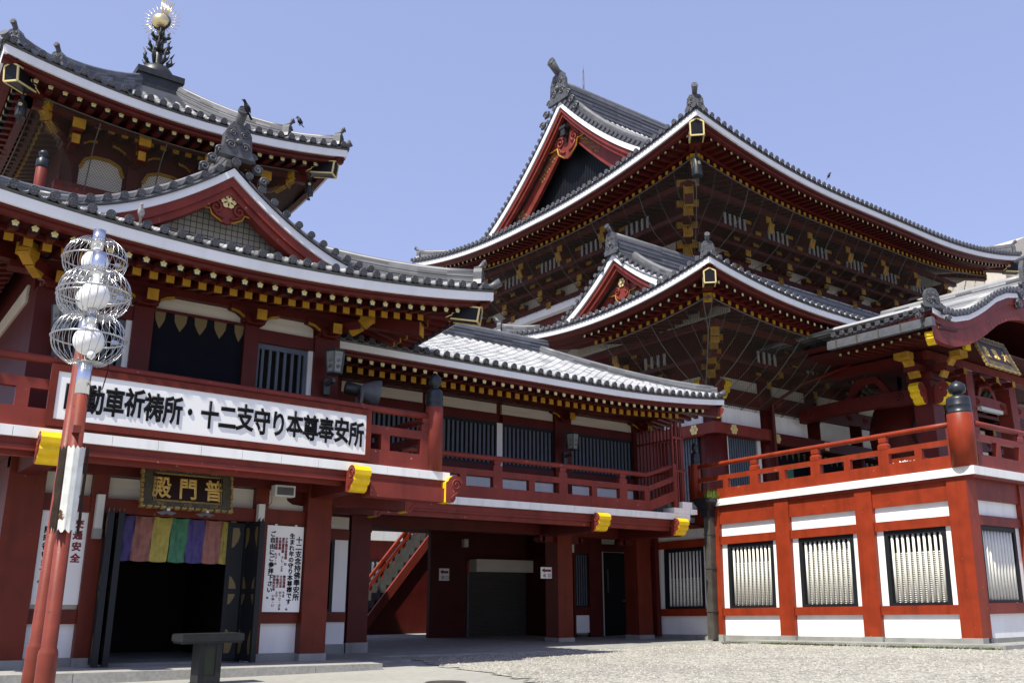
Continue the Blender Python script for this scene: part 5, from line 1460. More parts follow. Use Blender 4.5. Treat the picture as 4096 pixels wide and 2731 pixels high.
# ===== main hall (rear, tall)
MH = Thing("main_hall", "huge rear main hall with black-latticed gable and sweeping highest roof", "temple hall", (50, 42, 4.9))
t = MH
XW, YW = 38.5, 34.0
g_up = lambda q: .2 * q + .0325 * q * q
roof, sF, sL, sR = hall_roof(t, 33.0, 68.3, 28.0, 56.4, 24.02, 1.5, 13, g_up, 2.8, .29, 1.5, .48, 5.9, .9, 22, ridge_h=1.5)
flu = rafter_proto("flying_rafter", .17, .2, 1.5, .16, 'flower', t); bsu = rafter_proto("base_rafter", .2, .2, 4.2, .75, 'square', t)
rafters(sF, t, roof, "flying_rafter", flu, .6, 1.5, -.36, .53); rafters(sL, t, roof, "flying_rafter", flu, .6, 1.5, -.36, .53)
rafters(sF, t, roof, "base_rafter", bsu, 1.75, 4.2, -.62, .53); rafters(sL, t, roof, "base_rafter", bsu, 1.75, 4.2, -.62, .53)
kioi([(sF, 1.5, sF.S - 1.5), (sL, 1.5, sL.S - 1.5)], t, roof, 1.62, -.36, .16)
def big_hip(t, roof, c, ins, z, k, L, sl):
    hip_rafter(t, roof, c, ins, z, L, .62 * k, .78 * k, sl, k=1.35 * k)
    d = Vector((ins[0], ins[1], 0)).normalized(); q = Vector((c[0], c[1], z - .6 * k)) + d * 2.4 * k
    m2 = MB(); m2.bar(q, q + d * (L - 2.6 * k) + Z_ * sl * L * .7, .5 * k, .58 * k); m2.mi = 1; m2.bar(q - d * .03, q + d * .03, .54 * k, .62 * k); m2.build("corner_beam", [RED3, GOLD], t, roof)
big_hip(t, roof, (33.2, 28.2), (1, 1), 24.95, 1.0, 7.5, .10); big_hip(t, roof, (68.1, 28.2), (-1, 1), 24.95, 1.0, 7.5, .10)
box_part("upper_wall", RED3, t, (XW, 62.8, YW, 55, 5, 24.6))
box_part("wall_beam", RED3, t, [(XW - .3, 63.1, YW - .35, YW + .1, 20.75, 21.15), (XW - .35, XW + .1, YW, 55, 20.75, 21.15)])
for i in range(7):
    x0 = XW + .35 + 4.05 * i
    if i < 6: box_part("lattice_window", CREAM, t, (x0, x0 + 3.35, YW - .06, YW - .01, 21.2, 21.95))
    if i < 5: y0 = YW + .35 + 4.1 * i; box_part("lattice_window", CREAM, t, (XW - .06, XW - .01, y0, y0 + 3.4, 21.2, 21.95))
mb = MB(); mb.box(XW - .45, 63.2, YW - .5, YW - .02, 20.2, 20.7).box(XW - .5, XW - .02, YW, 55, 20.2, 20.7)
mb.build("white_sill", FASC, t)
rows = [(.5, 20.75), (1.25, 21.55), (2.1, 22.35), (2.9, 23.1)]
rows = [(o, z + .05) for o, z in rows]
bp_ = bracket_proto("bracket", 1.25, rows); bc_ = bracket_proto("corner_bracket", 1.45, [(o * 1.42, z) for o, z in rows], True)
for i in range(1, 7): place(bp_, "bracket", t, None, (XW + 4.05 * i, YW, 0), 0)
for i in range(1, 6): place(bp_, "bracket", t, None, (XW, YW + 4.1 * i, 0), -math.pi / 2)
place(bc_, "corner_bracket", t, None, (XW, YW, 0), -math.pi / 4)
for i in range(6):
    for j in range(5): x_ = XW + 4.05 * i + 1.15 + .44 * j; box_part("white_strut", SLATG, t, (x_ - .09, x_ + .09, YW - 2.05, YW - 2.0, 22.4, 23.2))
for i in range(5):
    for j in range(5): y_ = YW + 4.1 * i + 1.15 + .44 * j; box_part("white_strut", SLATG, t, (XW - 2.05, XW - 2.0, y_ - .09, y_ + .09, 22.4, 23.2))
box_part("purlin", RED3, t, [(XW - 3.1, 64, YW - 3.1, YW - 2.8, 23.35, 23.65), (XW - 3.1, XW - 2.8, YW - 2.8, 52, 23.35, 23.65), (XW - 2.1, 63.5, YW - 2.15, YW - 2.06, 22.15, 22.4), (XW - 2.15, XW - 2.06, YW - 2.06, 52, 22.15, 22.4), (XW - 1.3, 63.2, YW - 1.3, YW - 1.1, 21.75, 21.95), (XW - 1.3, XW - 1.1, YW - 1.1, 51, 21.75, 21.95)])
def hall_net(t, roof, sF, sL, t0, dz, mids, aF, aL, cell, wires):
    for sd, (a0, a1) in ((sF, aF), (sL, aL)):
        n = max(8, int((a1 - a0) / 1.2))
        f = lambda a: [sd.pt(a, t0, sd.E(a) + dz)] + [sd.pt(max(a, min(q, sd.S)), q, z) for q, z in mids]
        net_sheet(t, roof, [f(a) for a in frange(a0, a1, n)], None, cell)
        mb = MB(); mb.tube([sd.pt(a, t0, sd.E(a) + dz) for a in frange(a0, a1, n)], .035, 5)
        a = a0 + .3; j = 0
        while a < a1 and wires:
            mb.tube(f(a), .028 if j % 3 == 0 else .014, 4); a += wires; j += 1
        mb.build("net_wires", NETW, t, roof)
hall_net(t, roof, sF, sL, 1.7, -.75, [(2.1, 22.7), (2.9, 21.6), (4.1, 20.8), (5.6, 20.5)], (1.7, sF.S - 2), (1.7, sL.S - 2), .16, 1.35)

# ===== worship hall (front, lower)
WH = Thing("worship_hall", "lower worship hall with a small orange gable, standing before the huge rear hall", "temple hall", (50, 32, 4.9))
t = WH
g_lo = lambda q: .05 * q + .053 * q * q
roof, sF, sL, sR = hall_roof(t, 29.13, 72.2, 24.5, 40.7, 14.55, .95, 9, g_lo, 2.0, .25, 1.25, .47, 5.8, .7, 12, ridge_h=1.1)
fll = rafter_proto("flying_rafter", .16, .18, 1.2, .14, 'flower', t); bsl = rafter_proto("base_rafter", .18, .19, 4.3, .75, 'square', t)
rafters(sF, t, roof, "flying_rafter", fll, .5, 1.2, -.42, .53); rafters(sL, t, roof, "flying_rafter", fll, .5, 1.2, -.42, .53, s1=9)
rafters(sF, t, roof, "base_rafter", bsl, 1.25, 4.3, -.62, .53); rafters(sL, t, roof, "base_rafter", bsl, 1.25, 4.3, -.62, .53, s1=9)
kioi([(sF, 1.2, sF.S - 1.2), (sL, 1.2, sL.S - 1.2)], t, roof, 1.15, -.40, .14)
big_hip(t, roof, (29.28, 24.65), (1, 1), 14.95, .72, 5, .06)
XW, YW = 35.2, 30.0
box_part("upper_wall", RED3, t, (XW, 70, YW, 40, 10.8, 14.9))
box_part("left_wall", RED3, t, (XW, XW + .2, YW, 40, 4.95, 10.8))
box_part("front_wall", RED3, t, (XW + .2, 39.9, YW, YW + .2, 4.95, 10.8)); box_part("hall_interior", DARK, t, (39.9, 70, YW + 3, YW + 3.2, 4.95, 10.8))
BAY = 4.05
for i in range(8):
    x_ = XW + .1 + BAY * i
    mb = MB(); mb.lathe([(.45, 4.95), (.45, 11.0)] if i else [(.56, 4.95), (.56, 9.35)], (x_, YW - .02, 0), 16); mb.build("column", RED3, t)
for i in range(3):
    mb = MB(); mb.lathe([(.44, 4.95), (.44, 11.0)], (XW, YW + 3.8 * (i + 1), 0), 14); mb.build("column", RED3, t)
box_part("head_beam", RED2, t, (XW - .62, 39.0, YW - .62, YW - .1, 9.33, 9.88)); box_part("head_beam", RED2, t, (XW - .62, XW - .1, YW - .1, 40, 9.33, 9.88))
box_part("head_beam", RED3, t, (39.0, 70, YW - .5, YW + .1, 9.2, 9.8)); box_part("carved_beam", RED3, t, [(XW, 70, YW - .42, YW, 10.98, 11.75)])
for i in range(7):
    x0 = XW + .6 + BAY * i; box_part("wall_panel", WHITE, t, (x0, x0 + 3.0, YW - .12, YW - .03, 9.89, 10.95)); box_part("wall_panel", CREAM, t, (x0 + .1, x0 + 2.9, YW - .12, YW - .03, 11.8, 12.4))
for i in range(2):
    y0 = YW + .6 + 3.8 * i; box_part("wall_panel", WHITE, t, (XW - .12, XW - .03, y0, y0 + 2.7, 9.89, 10.95)); box_part("wall_panel", CREAM, t, (XW - .12, XW - .03, y0, y0 + 2.7, 11.8, 12.4))
for i in range(1, 8):
    x_ = XW + BAY * i; mb = MB()
    for s in (-1, 1): mb.tube(spiral((x_ + s * .8, YW - .43, 11.36), (s, 0, 0), Z_, .26, 1.6, 18), .032, 4)
    mb.build("beam_carving", RED2, t)
for x_, y_, rx, z_ in ((36.0, YW - .63, 0, 9.6), (39.6, YW - .52, 0, 9.5), (43.9, YW - .52, 0, 9.5), (XW - .63, YW + .7, 1, 9.6)):
    mb = MB(); c = Vector((x_, y_, z_)); u = Y_ if rx else X_; n = -X_ if rx else -Y_
    for i in range(6): a = math.pi / 3 * i; e = c + (u * math.cos(a) + Z_ * math.sin(a)) * .17; mb.tube([e, e + n * .04], .1, 7)
    mb.tube([c, c + n * .1], .08, 8); mb.build("flower_boss", GOLDF, t)
wd = box_part("window", DARK, t, (36.1, 38.4, YW - .03, YW - .005, 5.7, 9.3)); mb = MB()
for i in range(12): x_ = 36.27 + .18 * i; mb.box(x_ - .05, x_ + .05, YW - .12, YW - .04, 5.7, 9.3)
mb.build("window_slats", SLATB, t, wd); box_part("window_frame", SLATW, t, [(35.85, 36.1, YW - .14, YW - .02, 5.5, 9.32), (38.4, 38.65, YW - .14, YW - .02, 5.5, 9.32)], wd)
box_part("sill_panel", WHITE, t, (35.85, 38.65, YW - .14, YW - .02, 4.96, 5.5))
wd = box_part("window", DARK, t, (XW - .03, XW - .005, 30.9, 33.2, 5.7, 9.3)); mb = MB()
for i in range(12): y_ = 31.05 + .18 * i; mb.box(XW - .12, XW - .04, y_ - .05, y_ + .05, 5.7, 9.3)
mb.build("window_slats", SLATB, t, wd)
# hanging navy cloth with gilt points in the open bays
for i in range(3):
    x0 = 40.1 + BAY * i; mb = MB(); mb.box(x0, x0 + 3.1, YW + .3, YW + .36, 7.4, 9.1); cl = mb.build("hanging_cloth", NAVY, t)
    mb = MB()
    for j in range(6): xx = x0 + .25 + .52 * j; mb.prism([(xx - .14, 9.1), (xx, 8.6), (xx + .14, 9.1)], (0, YW + .28, 0), X_, Z_, Y_, .015)
    mb.build("gilt_pendants", NAILG, t, cl)
    box_part("hanging_banner", CLOTH["yellow" if i % 2 else "green"], t, (x0 + .8, x0 + 1.5, YW + .1, YW + .14, 6.2, 8.2))
# brackets
rows = [(.5, 12.3), (1.3, 12.75), (2.2, 13.15), (3.0, 13.5)]
bp_ = bracket_proto("bracket", .95, rows); bc_ = bracket_proto("corner_bracket", 1.1, [(o * 1.42, z) for o, z in rows], True)
for i in range(1, 8): place(bp_, "bracket", t, None, (XW + BAY * i, YW, 0), 0)
for i in range(1, 3): place(bp_, "bracket", t, None, (XW, YW + 3.8 * i, 0), -math.pi / 2)
place(bc_, "corner_bracket", t, None, (XW, YW, 0), -math.pi / 4)
def strut(box): box_part("white_strut", SLATG, t, box)
for i in range(3):
    for j in range(4): x_ = XW + BAY * i + 1.35 + .44 * j; strut((x_ - .08, x_ + .08, YW - 2.05, YW - 2.0, 12.75, 13.45))
for i in range(2):
    for j in range(4): y_ = YW + 3.8 * i + 1.2 + .44 * j; strut((XW - 2.05, XW - 2.0, y_ - .08, y_ + .08, 12.75, 13.45))
box_part("purlin", RED3, t, [(XW - 3.3, 71, YW - 3.3, YW - 3.05, 13.75, 14.0), (XW - 3.3, XW - 3.05, YW - 3.05, 40, 13.75, 14.0), (XW - 2.1, 71, YW - 2.12, YW - 2.06, 12.6, 12.8), (XW - 2.12, XW - 2.06, YW - 2.06, 40, 12.6, 12.8)])
scroll_end(t, (XW - .45, YW, 11.1), (-1, 0), .45, 1.6, name="nose_scroll"); scroll_end(t, (XW, YW - .45, 11.1), (0, -1), .45, 1.6, name="nose_scroll")
hall_net(t, roof, sF, sL, 1.25, -.70, [(1.9, 13.2), (3.0, 12.2), (4.2, 11.4), (5.4, 10.8)], (1.25, 15), (1.25, 8.5), .15, 1.1)
DPH = Thing("drain_pipe", "thin dark red downpipe running down the worship hall wall beside the slatted window", "drain pipe", (39.0, 29.2, 5))
mb = MB(); mb.tube([(39.0, 29.2, 4.96), (39.0, 29.2, 11.2), (40.0, 28.0, 12.2), (41.6, 25.4, 13.2)], .1, 8); mb.build("pipe", RED3, DPH)

# ===== entrance porch with the undulating gable
KP = Thing("entrance_porch", "entrance porch with an undulating gable board and yellow-scrolled corner pillar", "porch", (48, 20, 4.9))
t = KP
XK, YK, XC = 37.9, 19.5, 48.0
ctrl = [(37.9, 13.62), (38.7, 13.52), (39.8, 13.52), (41.16, 13.87), (42.0, 14.22), (42.9, 14.65), (44.15, 15.33), (45.4, 15.80), (46.6, 16.02), (48.0, 16.12)]
def zk(x):
    x = XC - abs(x - XC)
    for (a, za), (b, zb_) in zip(ctrl, ctrl[1:]):
        if x <= b:
            f = max(0, (x - a) / (b - a)); return lerp(za, zb_, f)
    return ctrl[-1][1]
xs = frange(XK, 2 * XC - XK, 80)
frk = lambda x, n, z: Vector((x, YK - n, z))
a = MB(); rake_band(a, frk, xs, lambda x: zk(x) - .0, lambda x: zk(x) + .24, 0, -.12)
b = MB(); rake_band(b, frk, xs, lambda x: max(12.3, zk(x) - 1.15), lambda x: zk(x), -.12, -.4)
rake_band(b, frk, xs, lambda x: zk(x) - .35, lambda x: zk(x), -.06, -.12)
mb = MB(); st = .36; 
for i in range(int((xs[-1] - XK) / st)):
    x = XK + .2 + st * i; mb.tone = random.random()
    mb.tube([frk(x, -.05 - q, zk(x) + .42) for q in frange(0, 9, 10)], .12, 7)
mb.tone = .3
mb.strip([[frk(x, -q, zk(x) + .34) for q in (-.02, 3, 6, 9.5)] for x in xs])
sk = MB(); sk.strip([[frk(x, -q, zk(x) - .12 - .2 * (q > .5)) for q in (.35, .6, 4, 9.5)] for x in xs])
ridge(mb, [(XC, YK + .1 + .9 * i, zk(XC) + .3) for i in range(10)], .55, 1.0, 7)
roof = mb.build("undulating_roof", TILE, t, tone=True)
a.build("gable_fascia", FASC, t, roof); b.build("bargeboard", RED2, t, roof); sk.build("curved_soffit", MAROON, t, roof)
mb = MB()
for i in range(int((xs[-1] - XK) / st)):
    x = XK + .2 + st * i; disc(mb, frk(x, .1, zk(x) + .42), -Y_, .15, .16, False)
sK = Side((XK, YK), (0, 1), (1, 0), 5.2, 13.3, .25, 4, 1, 0)
mb.strip([[(x, YK - .03, zk(x) + .25), (x, YK - .05, zk(x) + .36), (x, YK + .2, zk(x) + .38)] for x in xs])
Mk = new_parts(); eave(sK, Mk, k=1.2, pitch=.47, r=.13, fh=.2, petals=True, soff_t=3.0, soff_rise=.3)
mb.build("gable_tiles", TILED, t, roof)
Mk['fascia'].build("eave_fascia", MAROON, t, roof); Mk['under'].build("eave_moulding", RED3, t, roof); Mk['soffit'].build("soffit", MAROON, t, roof); Mk['tiles'].build("eave_tiles", TILED, t, roof)
mb = MB()
onigawara(mb, (XK + .1, YK + .05, 13.85), (-.4, -1), .75, .9, top=False, fancy=2); mb.build("ridge_ornament", TILED, t, roof); mb = MB(); onigawara(mb, (XC, YK, zk(XC) + .4), (0, -1), 1.5, 1.8, fancy=2); mb.build("ridge_ornament", TILED, t, roof)
mb = MB()
mb.obox((XK - .12, YK + 2.6, 13.18), Y_, X_, Z_, 2.65, .14, .2); mb.build("gutter", GUTTER, t, roof)
mb = MB()
for i in range(5): mb.box(XK - .29, XK + .05, YK + .3 + 1.1 * i, YK + .36 + 1.1 * i, 12.95, 13.4)
mb.build("gutter_straps", PIPE, t, roof)
flk = rafter_proto("porch_rafter", .15, .15, 1.6, .14, 'flower', t)
rafters(sK, t, roof, "porch_rafter", flk, .55, 2.2, -.55, .45, False, False)
box_part("porch_ceiling", MAROON, t, (XK + .6, 58, YK + .6, 29.5, 13.02, 13.12))
PX, PY = 41.3, 21.8     # outer corner of the big pillar
box_part("side_beam", RED3, t, (PX - .1, PX + .7, PY + .2, 29.6, 12.5, 12.9)); box_part("front_beam", RED2, t, (PX, 58, PY - .05, PY + .55, 12.52, 12.94))
p = box_part("corner_pillar", RED3, t, (PX, PX + .95, PY, PY + .95, 4.95, 11.5))
mb = MB(); cx_, cy_ = PX + .47, PY + .47
mb.box(cx_ - .62, cx_ + .62, cy_ - .62, cy_ + .62, 11.5, 11.85).box(cx_ - .35, cx_ + .35, cy_ - 1.3, cy_ + .5, 11.86, 12.2).box(cx_ - 1.3, cx_ + .5, cy_ - .33, cy_ + .33, 11.87, 12.19).box(cx_ - .42, cx_ + .42, cy_ - .42, cy_ + .42, 12.2, 13.0)
mb.mi = 1
for dx, dy in ((-1, 0), (0, -1)):
    d = Vector((dx, dy, 0)); q = Vector((cx_, cy_, 11.6)); sd = d.cross(Z_)
    mb.obox(q + d * 1.0 + Z_ * .22, (d * .55 + Z_).normalized(), sd, (d - Z_ * .55).normalized(), .26, .27, .06)
    mb.obox(q + d * 1.33 + Z_ * .62, (d * .8 + Z_).normalized(), sd, (d - Z_ * .8).normalized(), .22, .25, .06)
    mb.obox(q + d * 1.75 + Z_ * .92, d, sd, Z_, .26, .36, .15)
mb.build("pillar_bracket", [RED3, GOLD], t, p)
scroll_end(t, (cx_, PY, 10.35), (0, -1), .5, 1.75, name="nose_scroll"); scroll_end(t, (PX, cy_, 10.35), (-1, 0), .5, 1.75, name="nose_scroll")
for x_ in (45.15, 49.6): box_part("front_pillar", RED2, t, (x_ - .36, x_ + .36, PY, PY + .72, 4.95, 12.5)); box_part("pillar_cap", FASC, t, (x_ - .37, x_ + .37, PY - .01, PY + .73, 12.5, 12.515))
def rainbow(x0, x1, z, h, y, d, nm):
    mb = MB(); n = 12; up = [(lerp(x0, x1, i / n), z + h + .1 * math.sin(math.pi * i / n)) for i in range(n + 1)]; lo = [(lerp(x0, x1, i / n), z + .16 * math.sin(math.pi * i / n)) for i in range(n, -1, -1)]
    mb.prism(up + lo, (0, y, 0), X_, Z_, Y_, d)
    for s, xx in ((1, x0 + .55), (-1, x1 - .55)): mb.tube(spiral((xx, y - .02, z + h * .55), (s, 0, 0), Z_, h * .36, 1.6, 18), .035, 4)
    mb.build(nm, RED2, t)
rainbow(PX + .96, 44.78, 10.75, .62, PY + .25, .42, "rainbow_beam"); rainbow(45.52, 49.23, 10.7, .6, PY + .2, .42, "rainbow_beam"); rainbow(49.97, 54, 10.7, .6, PY + .2, .42, "rainbow_beam")
mb = MB(); n = 14; y0, y1 = PY + .96, 29.4
up = [(lerp(y0, y1, i / n), 11.22 + .1 * math.sin(math.pi * i / n)) for i in range(n + 1)]; lo = [(lerp(y0, y1, i / n), 10.5 + .16 * math.sin(math.pi * i / n)) for i in range(n, -1, -1)]
mb.prism(up + lo, (PX + .2, 0, 0), Y_, Z_, X_, .5)
for s, yy in ((1, y0 + .8), (-1, y1 - .8)): mb.tube(spiral((PX + .18, yy, 10.92), (0, s, 0), Z_, .28, 1.6, 18), .035, 4)
mb.build("rainbow_beam", RED3, t)
mb = MB()
leg = [(-1.25, 0), (-.95, 0), (-.62, .42), (-.38, .62), (.38, .62), (.62, .42), (.95, 0), (1.25, 0), (.95, .5), (.55, .95), (-.55, .95), (-.95, .5)]
mb.prism(leg, (PX + .3, 25.3, 11.3), Y_, Z_, X_, .25); mb.mi = 1
for i in range(7): mb.sphere((PX + .4, 24.95 + .12 * i, 11.42 + .1 * (i % 3)), .12, 7, 5)
mb.build("frog_leg_strut", [RED3, GSTONE], t)
mb = MB(); mb.prism([(a * .8, b * .95) for a, b in leg], (47.4, PY + .3, 11.35), X_, Z_, Y_, .25); mb.mi = 1
for i in range(6): mb.sphere((47.1 + .14 * i, PY + .38, 11.48 + .1 * (i % 3)), .13, 7, 5)
mb.build("frog_leg_strut", [RED2, GSTONE], t)
for x_ in (43.4, 46.6, 48.3): capital(x_, PY - .05, 12.3, t, 1.15)
scroll_end(t, (XK + .35, YK + .35, 12.25), (-1, -.2), .35, 1.0, name="board_scroll")
mb = MB(); mb.obox((42.0, YK + .7, 12.95), X_, Y_, Z_, .24, .08, .24); mb.build("gold_end", YEL, t)
PQ2 = Thing("plaque", "tilted gilt name plaque with three gold characters under the undulating porch gable", "plaque", (44.0, 20.2, 12.5))
plaque(PQ2, (44.0, 19.88, 12.72), X_, -.36, 3.05, 1.6, "殿悲大", .66)
PL = Thing("porch_light", "white strip light fixed under the porch beam at the far right", "lamp", (46.7, 21.7, 10.6)); mb = MB(); mb.box(45.6, 47.8, PY - .2, PY + .02, 10.52, 10.70); mb.build("light_tube", GREYP, PL)
LN = Thing("paper_lantern", "huge dark red paper lantern hanging behind the corner pillar of the porch", "lantern", (46.0, 26, 7.4))
mb = MB(); prof = [(1.3, 8.0)] + [(1.3 + .5 * math.sin(math.pi * i / 24) + (.03 if i % 2 else 0), 8.0 + 3.6 * i / 24) for i in range(25)] + [(1.3, 11.6)]
mb.lathe(prof, (46.0, 26.0, 0), 24); mb.build("lantern_body", RED3, LN)
mb = MB(); mb.lathe([(1.37, 11.55), (1.37, 11.95)], (46.0, 26, 0), 24); mb.lathe([(1.37, 7.6), (1.37, 8.0)], (46.0, 26, 0), 24); mb.tube([(46.0, 26, 11.9), (46.0, 26, 13.0)], .12, 8)
mb.tube([(46.0 - 1.1 + .6 * math.cos(a) * .6, 24.45 - .3 * math.cos(a), 9.8 + .75 * math.sin(a)) for a in frange(0, 6.1, 20)], .05, 5, close=True); mb.build("lantern_rim", BLACK, LN)
# ---------------------------------------------------------------- ground
def ground_z(x, y):
    s = min(1, max(0, (x - 13) / 11)); s = s * s * (3 - 2 * s)
    l = min(1, max(0, (8 - x) / 8)) * .06
    return .0215 * min(12, max(0, 24.3 - y)) * s * .9 + l - .03
def stuff_mat(name, c1, c2, scale, bump, rough=.85, vor=None):
    m = bpy.data.materials.new(name); m.use_nodes = True; nt = m.node_tree; b = nt.nodes["Principled BSDF"]; b.inputs["Roughness"].default_value = rough
    tc = nt.nodes.new("ShaderNodeTexCoord"); n1 = nt.nodes.new("ShaderNodeTexNoise"); n1.inputs["Scale"].default_value = scale; n1.inputs["Detail"].default_value = 8
    nt.links.new(tc.outputs["Object"], n1.inputs["Vector"])
    n2 = nt.nodes.new("ShaderNodeTexNoise"); n2.inputs["Scale"].default_value = .35; n2.inputs["Detail"].default_value = 5; nt.links.new(tc.outputs["Object"], n2.inputs["Vector"])
    mx = nt.nodes.new("ShaderNodeMix"); mx.data_type = 'RGBA'; mx.inputs[6].default_value = (*c1, 1); mx.inputs[7].default_value = (*c2, 1)
    ad = nt.nodes.new("ShaderNodeMath"); ad.operation = 'ADD'; nt.links.new(n1.outputs[0], ad.inputs[0]); nt.links.new(n2.outputs[0], ad.inputs[1])
    mr = nt.nodes.new("ShaderNodeMapRange"); mr.inputs[1].default_value = .75; mr.inputs[2].default_value = 1.25; nt.links.new(ad.outputs[0], mr.inputs[0]); nt.links.new(mr.outputs[0], mx.inputs[0])
    src = mx.outputs[2]; h = n1.outputs[0]
    if vor:
        v = nt.nodes.new("ShaderNodeTexVoronoi"); v.inputs["Scale"].default_value = vor; nt.links.new(tc.outputs["Object"], v.inputs["Vector"])
        hs = nt.nodes.new("ShaderNodeSeparateColor"); nt.links.new(v.outputs["Color"], hs.inputs[0])
        r = nt.nodes.new("ShaderNodeMapRange"); r.inputs[3].default_value = .55; r.inputs[4].default_value = 1.3; nt.links.new(hs.outputs[0], r.inputs[0])
        cc = nt.nodes.new("ShaderNodeCombineColor")
        for i in range(3): nt.links.new(r.outputs[0], cc.inputs[i])
        m2 = nt.nodes.new("ShaderNodeMix"); m2.data_type = 'RGBA'; m2.blend_type = 'MULTIPLY'; m2.inputs[0].default_value = 1; nt.links.new(src, m2.inputs[6]); nt.links.new(cc.outputs[0], m2.inputs[7]); src = m2.outputs[2]
        sb = nt.nodes.new("ShaderNodeMath"); sb.operation = 'SUBTRACT'; sb.inputs[0].default_value = 1; nt.links.new(v.outputs["Distance"], sb.inputs[1]); h = sb.outputs[0]
    nt.links.new(src, b.inputs["Base Color"])
    bp = nt.nodes.new("ShaderNodeBump"); bp.inputs["Strength"].default_value = bump; bp.inputs["Distance"].default_value = .03; nt.links.new(h, bp.inputs["Height"]); nt.links.new(bp.outputs[0], b.inputs["Normal"])
    return m
PAVE = stuff_mat("pale_concrete_paving", (.325, .32, .285), (.255, .25, .225), 6, .15)
GRAV = stuff_mat("gravel_stones", (.36, .345, .30), (.255, .243, .212), 3, 1.0, .9, 16)
EARTH = stuff_mat("far_ground", (.30, .28, .25), (.22, .21, .19), 2, .3)
def sheet(name, m, xs, ys, dz, zf=None):
    mb = MB(); mb.strip([[(x, y, (zf or ground_z)(x, y) + dz) for y in ys] for x in xs]); o = mb.build(name, m, None); o["kind"] = "structure"; return o
mb = MB(); mb.strip([[(x, y, -.12) for y in (1500, 60, -60, -1500)] for x in (-1500, -60, 120, 1500)]); o = mb.build("ground", EARTH, None); o["kind"] = "structure"
o = sheet("courtyard_paving", PAVE, frange(-30, 60, 60), frange(70, -20, 60), 0)
random.seed(21)
gp = [(60, -15), (60, 22.3), (25.9, 22.2), (22, 21.9), (16.6, 22.4), (13.2, 23.3), (12.6, 22.6), (12.9, 21), (12.35, 19.2), (12.25, 17.5), (12.0, 16.0), (11.6, 14.6), (11.2, 12.5), (10.6, 8), (10, -15)]
import bmesh
bm = bmesh.new()
def inside(x, y):
    c = False; n = len(gp)
    for i in range(n):
        x1, y1 = gp[i]; x2, y2 = gp[i - 1]
        if (y1 > y) != (y2 > y) and x < (x2 - x1) * (y - y1) / (y2 - y1) + x1: c = not c
    return c
vv = {}
step = .25
def gv(i, j):
    if (i, j) not in vv:
        x, y = 9.5 + i * step, 2 + j * step; vv[(i, j)] = bm.verts.new((x, y, ground_z(x, y) + .012 + .008 * random.random()))
    return vv[(i, j)]
for i in range(110):
    for j in range(92):
        x, y = 9.5 + (i + .5) * step, 2 + (j + .5) * step
        if inside(x + random.uniform(-.12, .12), y + random.uniform(-.1, .1)): bm.faces.new((gv(i, j), gv(i + 1, j), gv(i + 1, j + 1), gv(i, j + 1)))
me = bpy.data.meshes.new("gravel"); bm.to_mesh(me); bm.free(); me.materials.append(GRAV)
for p in me.polygons: p.use_smooth = True
o = bpy.data.objects.new("gravel", me); COL.objects.link(o); o["kind"] = "structure"
mb = MB()
for i in range(9000):
    f = random.random(); x = 11.5 + 15 * random.random(); y = 7 + 15.5 * random.random()
    if not inside(x, y): continue
    r = random.uniform(.012, .032); z = ground_z(x, y) + .016; a = random.random() * 6.28; q = []
    for k in range(4): q.append(mb.vert((x + r * math.cos(a + k * 1.57) * random.uniform(.7, 1.3), y + r * math.sin(a + k * 1.57) * random.uniform(.7, 1.3), z)))
    tp = mb.vert((x + random.uniform(-.3, .3) * r, y, z + r * random.uniform(.6, 1.0)))
    mb.mi = random.choice((0, 0, 1, 2))
    for k in range(4): mb.face((q[k], q[(k + 1) % 4], tp))
PEB1 = mat("pebble_light", (.38, .37, .32), .85); PEB2 = mat("pebble_mid", (.36, .33, .29), .85); PEB3 = mat("pebble_dark", (.19, .18, .17), .85)
o = mb.build("pebbles", [PEB1, PEB2, PEB3], None); o["kind"] = "stuff"; o["label"] = "loose pale pebbles lying over the raked gravel court"; o["category"] = "pebbles"
# step in front of the pavilion, gallery floor and terrace kerb
shp = PAV.shear
def slab(name, m, boxes, sh=None):
    mb = MB()
    for b in boxes: mb.box(*b)
    if sh: mb.v = [sh(v) for v in mb.v]
    o = mb.build(name, m, None); o["kind"] = "structure"; return o
bs = []; x = -4.0
random.seed(9)
while x < 10.7:
    w = min(random.choice((2.3, 2.6, 3.1)), 10.85 - x); bs.append((x, x + w - .012, 19.3, 21.0, -.2, .16)); x += w
slab("entrance_step", STONE, bs, shp)
slab("pavilion_floor", CONC, [(-4, 12.6, 21.0, 36, -.2, .11)], shp)
mb = MB(); mb.prism([(10.86, 22.9), (13.0, 22.7), (16.6, 22.0), (20.5, 21.65), (22.1, 21.6), (26.4, 21.6), (26.4, 40), (10.86, 40)], (0, 0, -.3), X_, Y_, Z_, .33)
o = mb.build("passage_floor", CONC, None); o["kind"] = "structure"
mb = MB(); mb.prism([(25.55, 12.35), (25.55, 21.6), (26.6, 21.6), (26.6, 13.4), (60, 13.4), (60, 12.35)], (0, 0, -.3), X_, Y_, Z_, .40)
mb.v = [Vector((v.x, v.y, v.z + .0215 * (24.3 - v.y) - .03)) for v in mb.v]
o = mb.build("terrace_kerb", CONC, None); o["kind"] = "structure"
mb = MB(); random.seed(12)
for i in range(900):
    y = random.choice((random.uniform(12.4, 20), random.uniform(17.5, 20.3), random.uniform(12.6, 15))); x = 25.53 - abs(random.gauss(0, .05)); z = ground_z(x, y) + .01; h = random.uniform(.03, .09); a = random.random() * 6.28
    mb.face([mb.vert((x - .02 * math.cos(a), y - .02 * math.sin(a), z)), mb.vert((x + .02 * math.cos(a), y + .02 * math.sin(a), z)), mb.vert((x + random.uniform(-.05, .03), y + random.uniform(-.05, .05), z + h))])
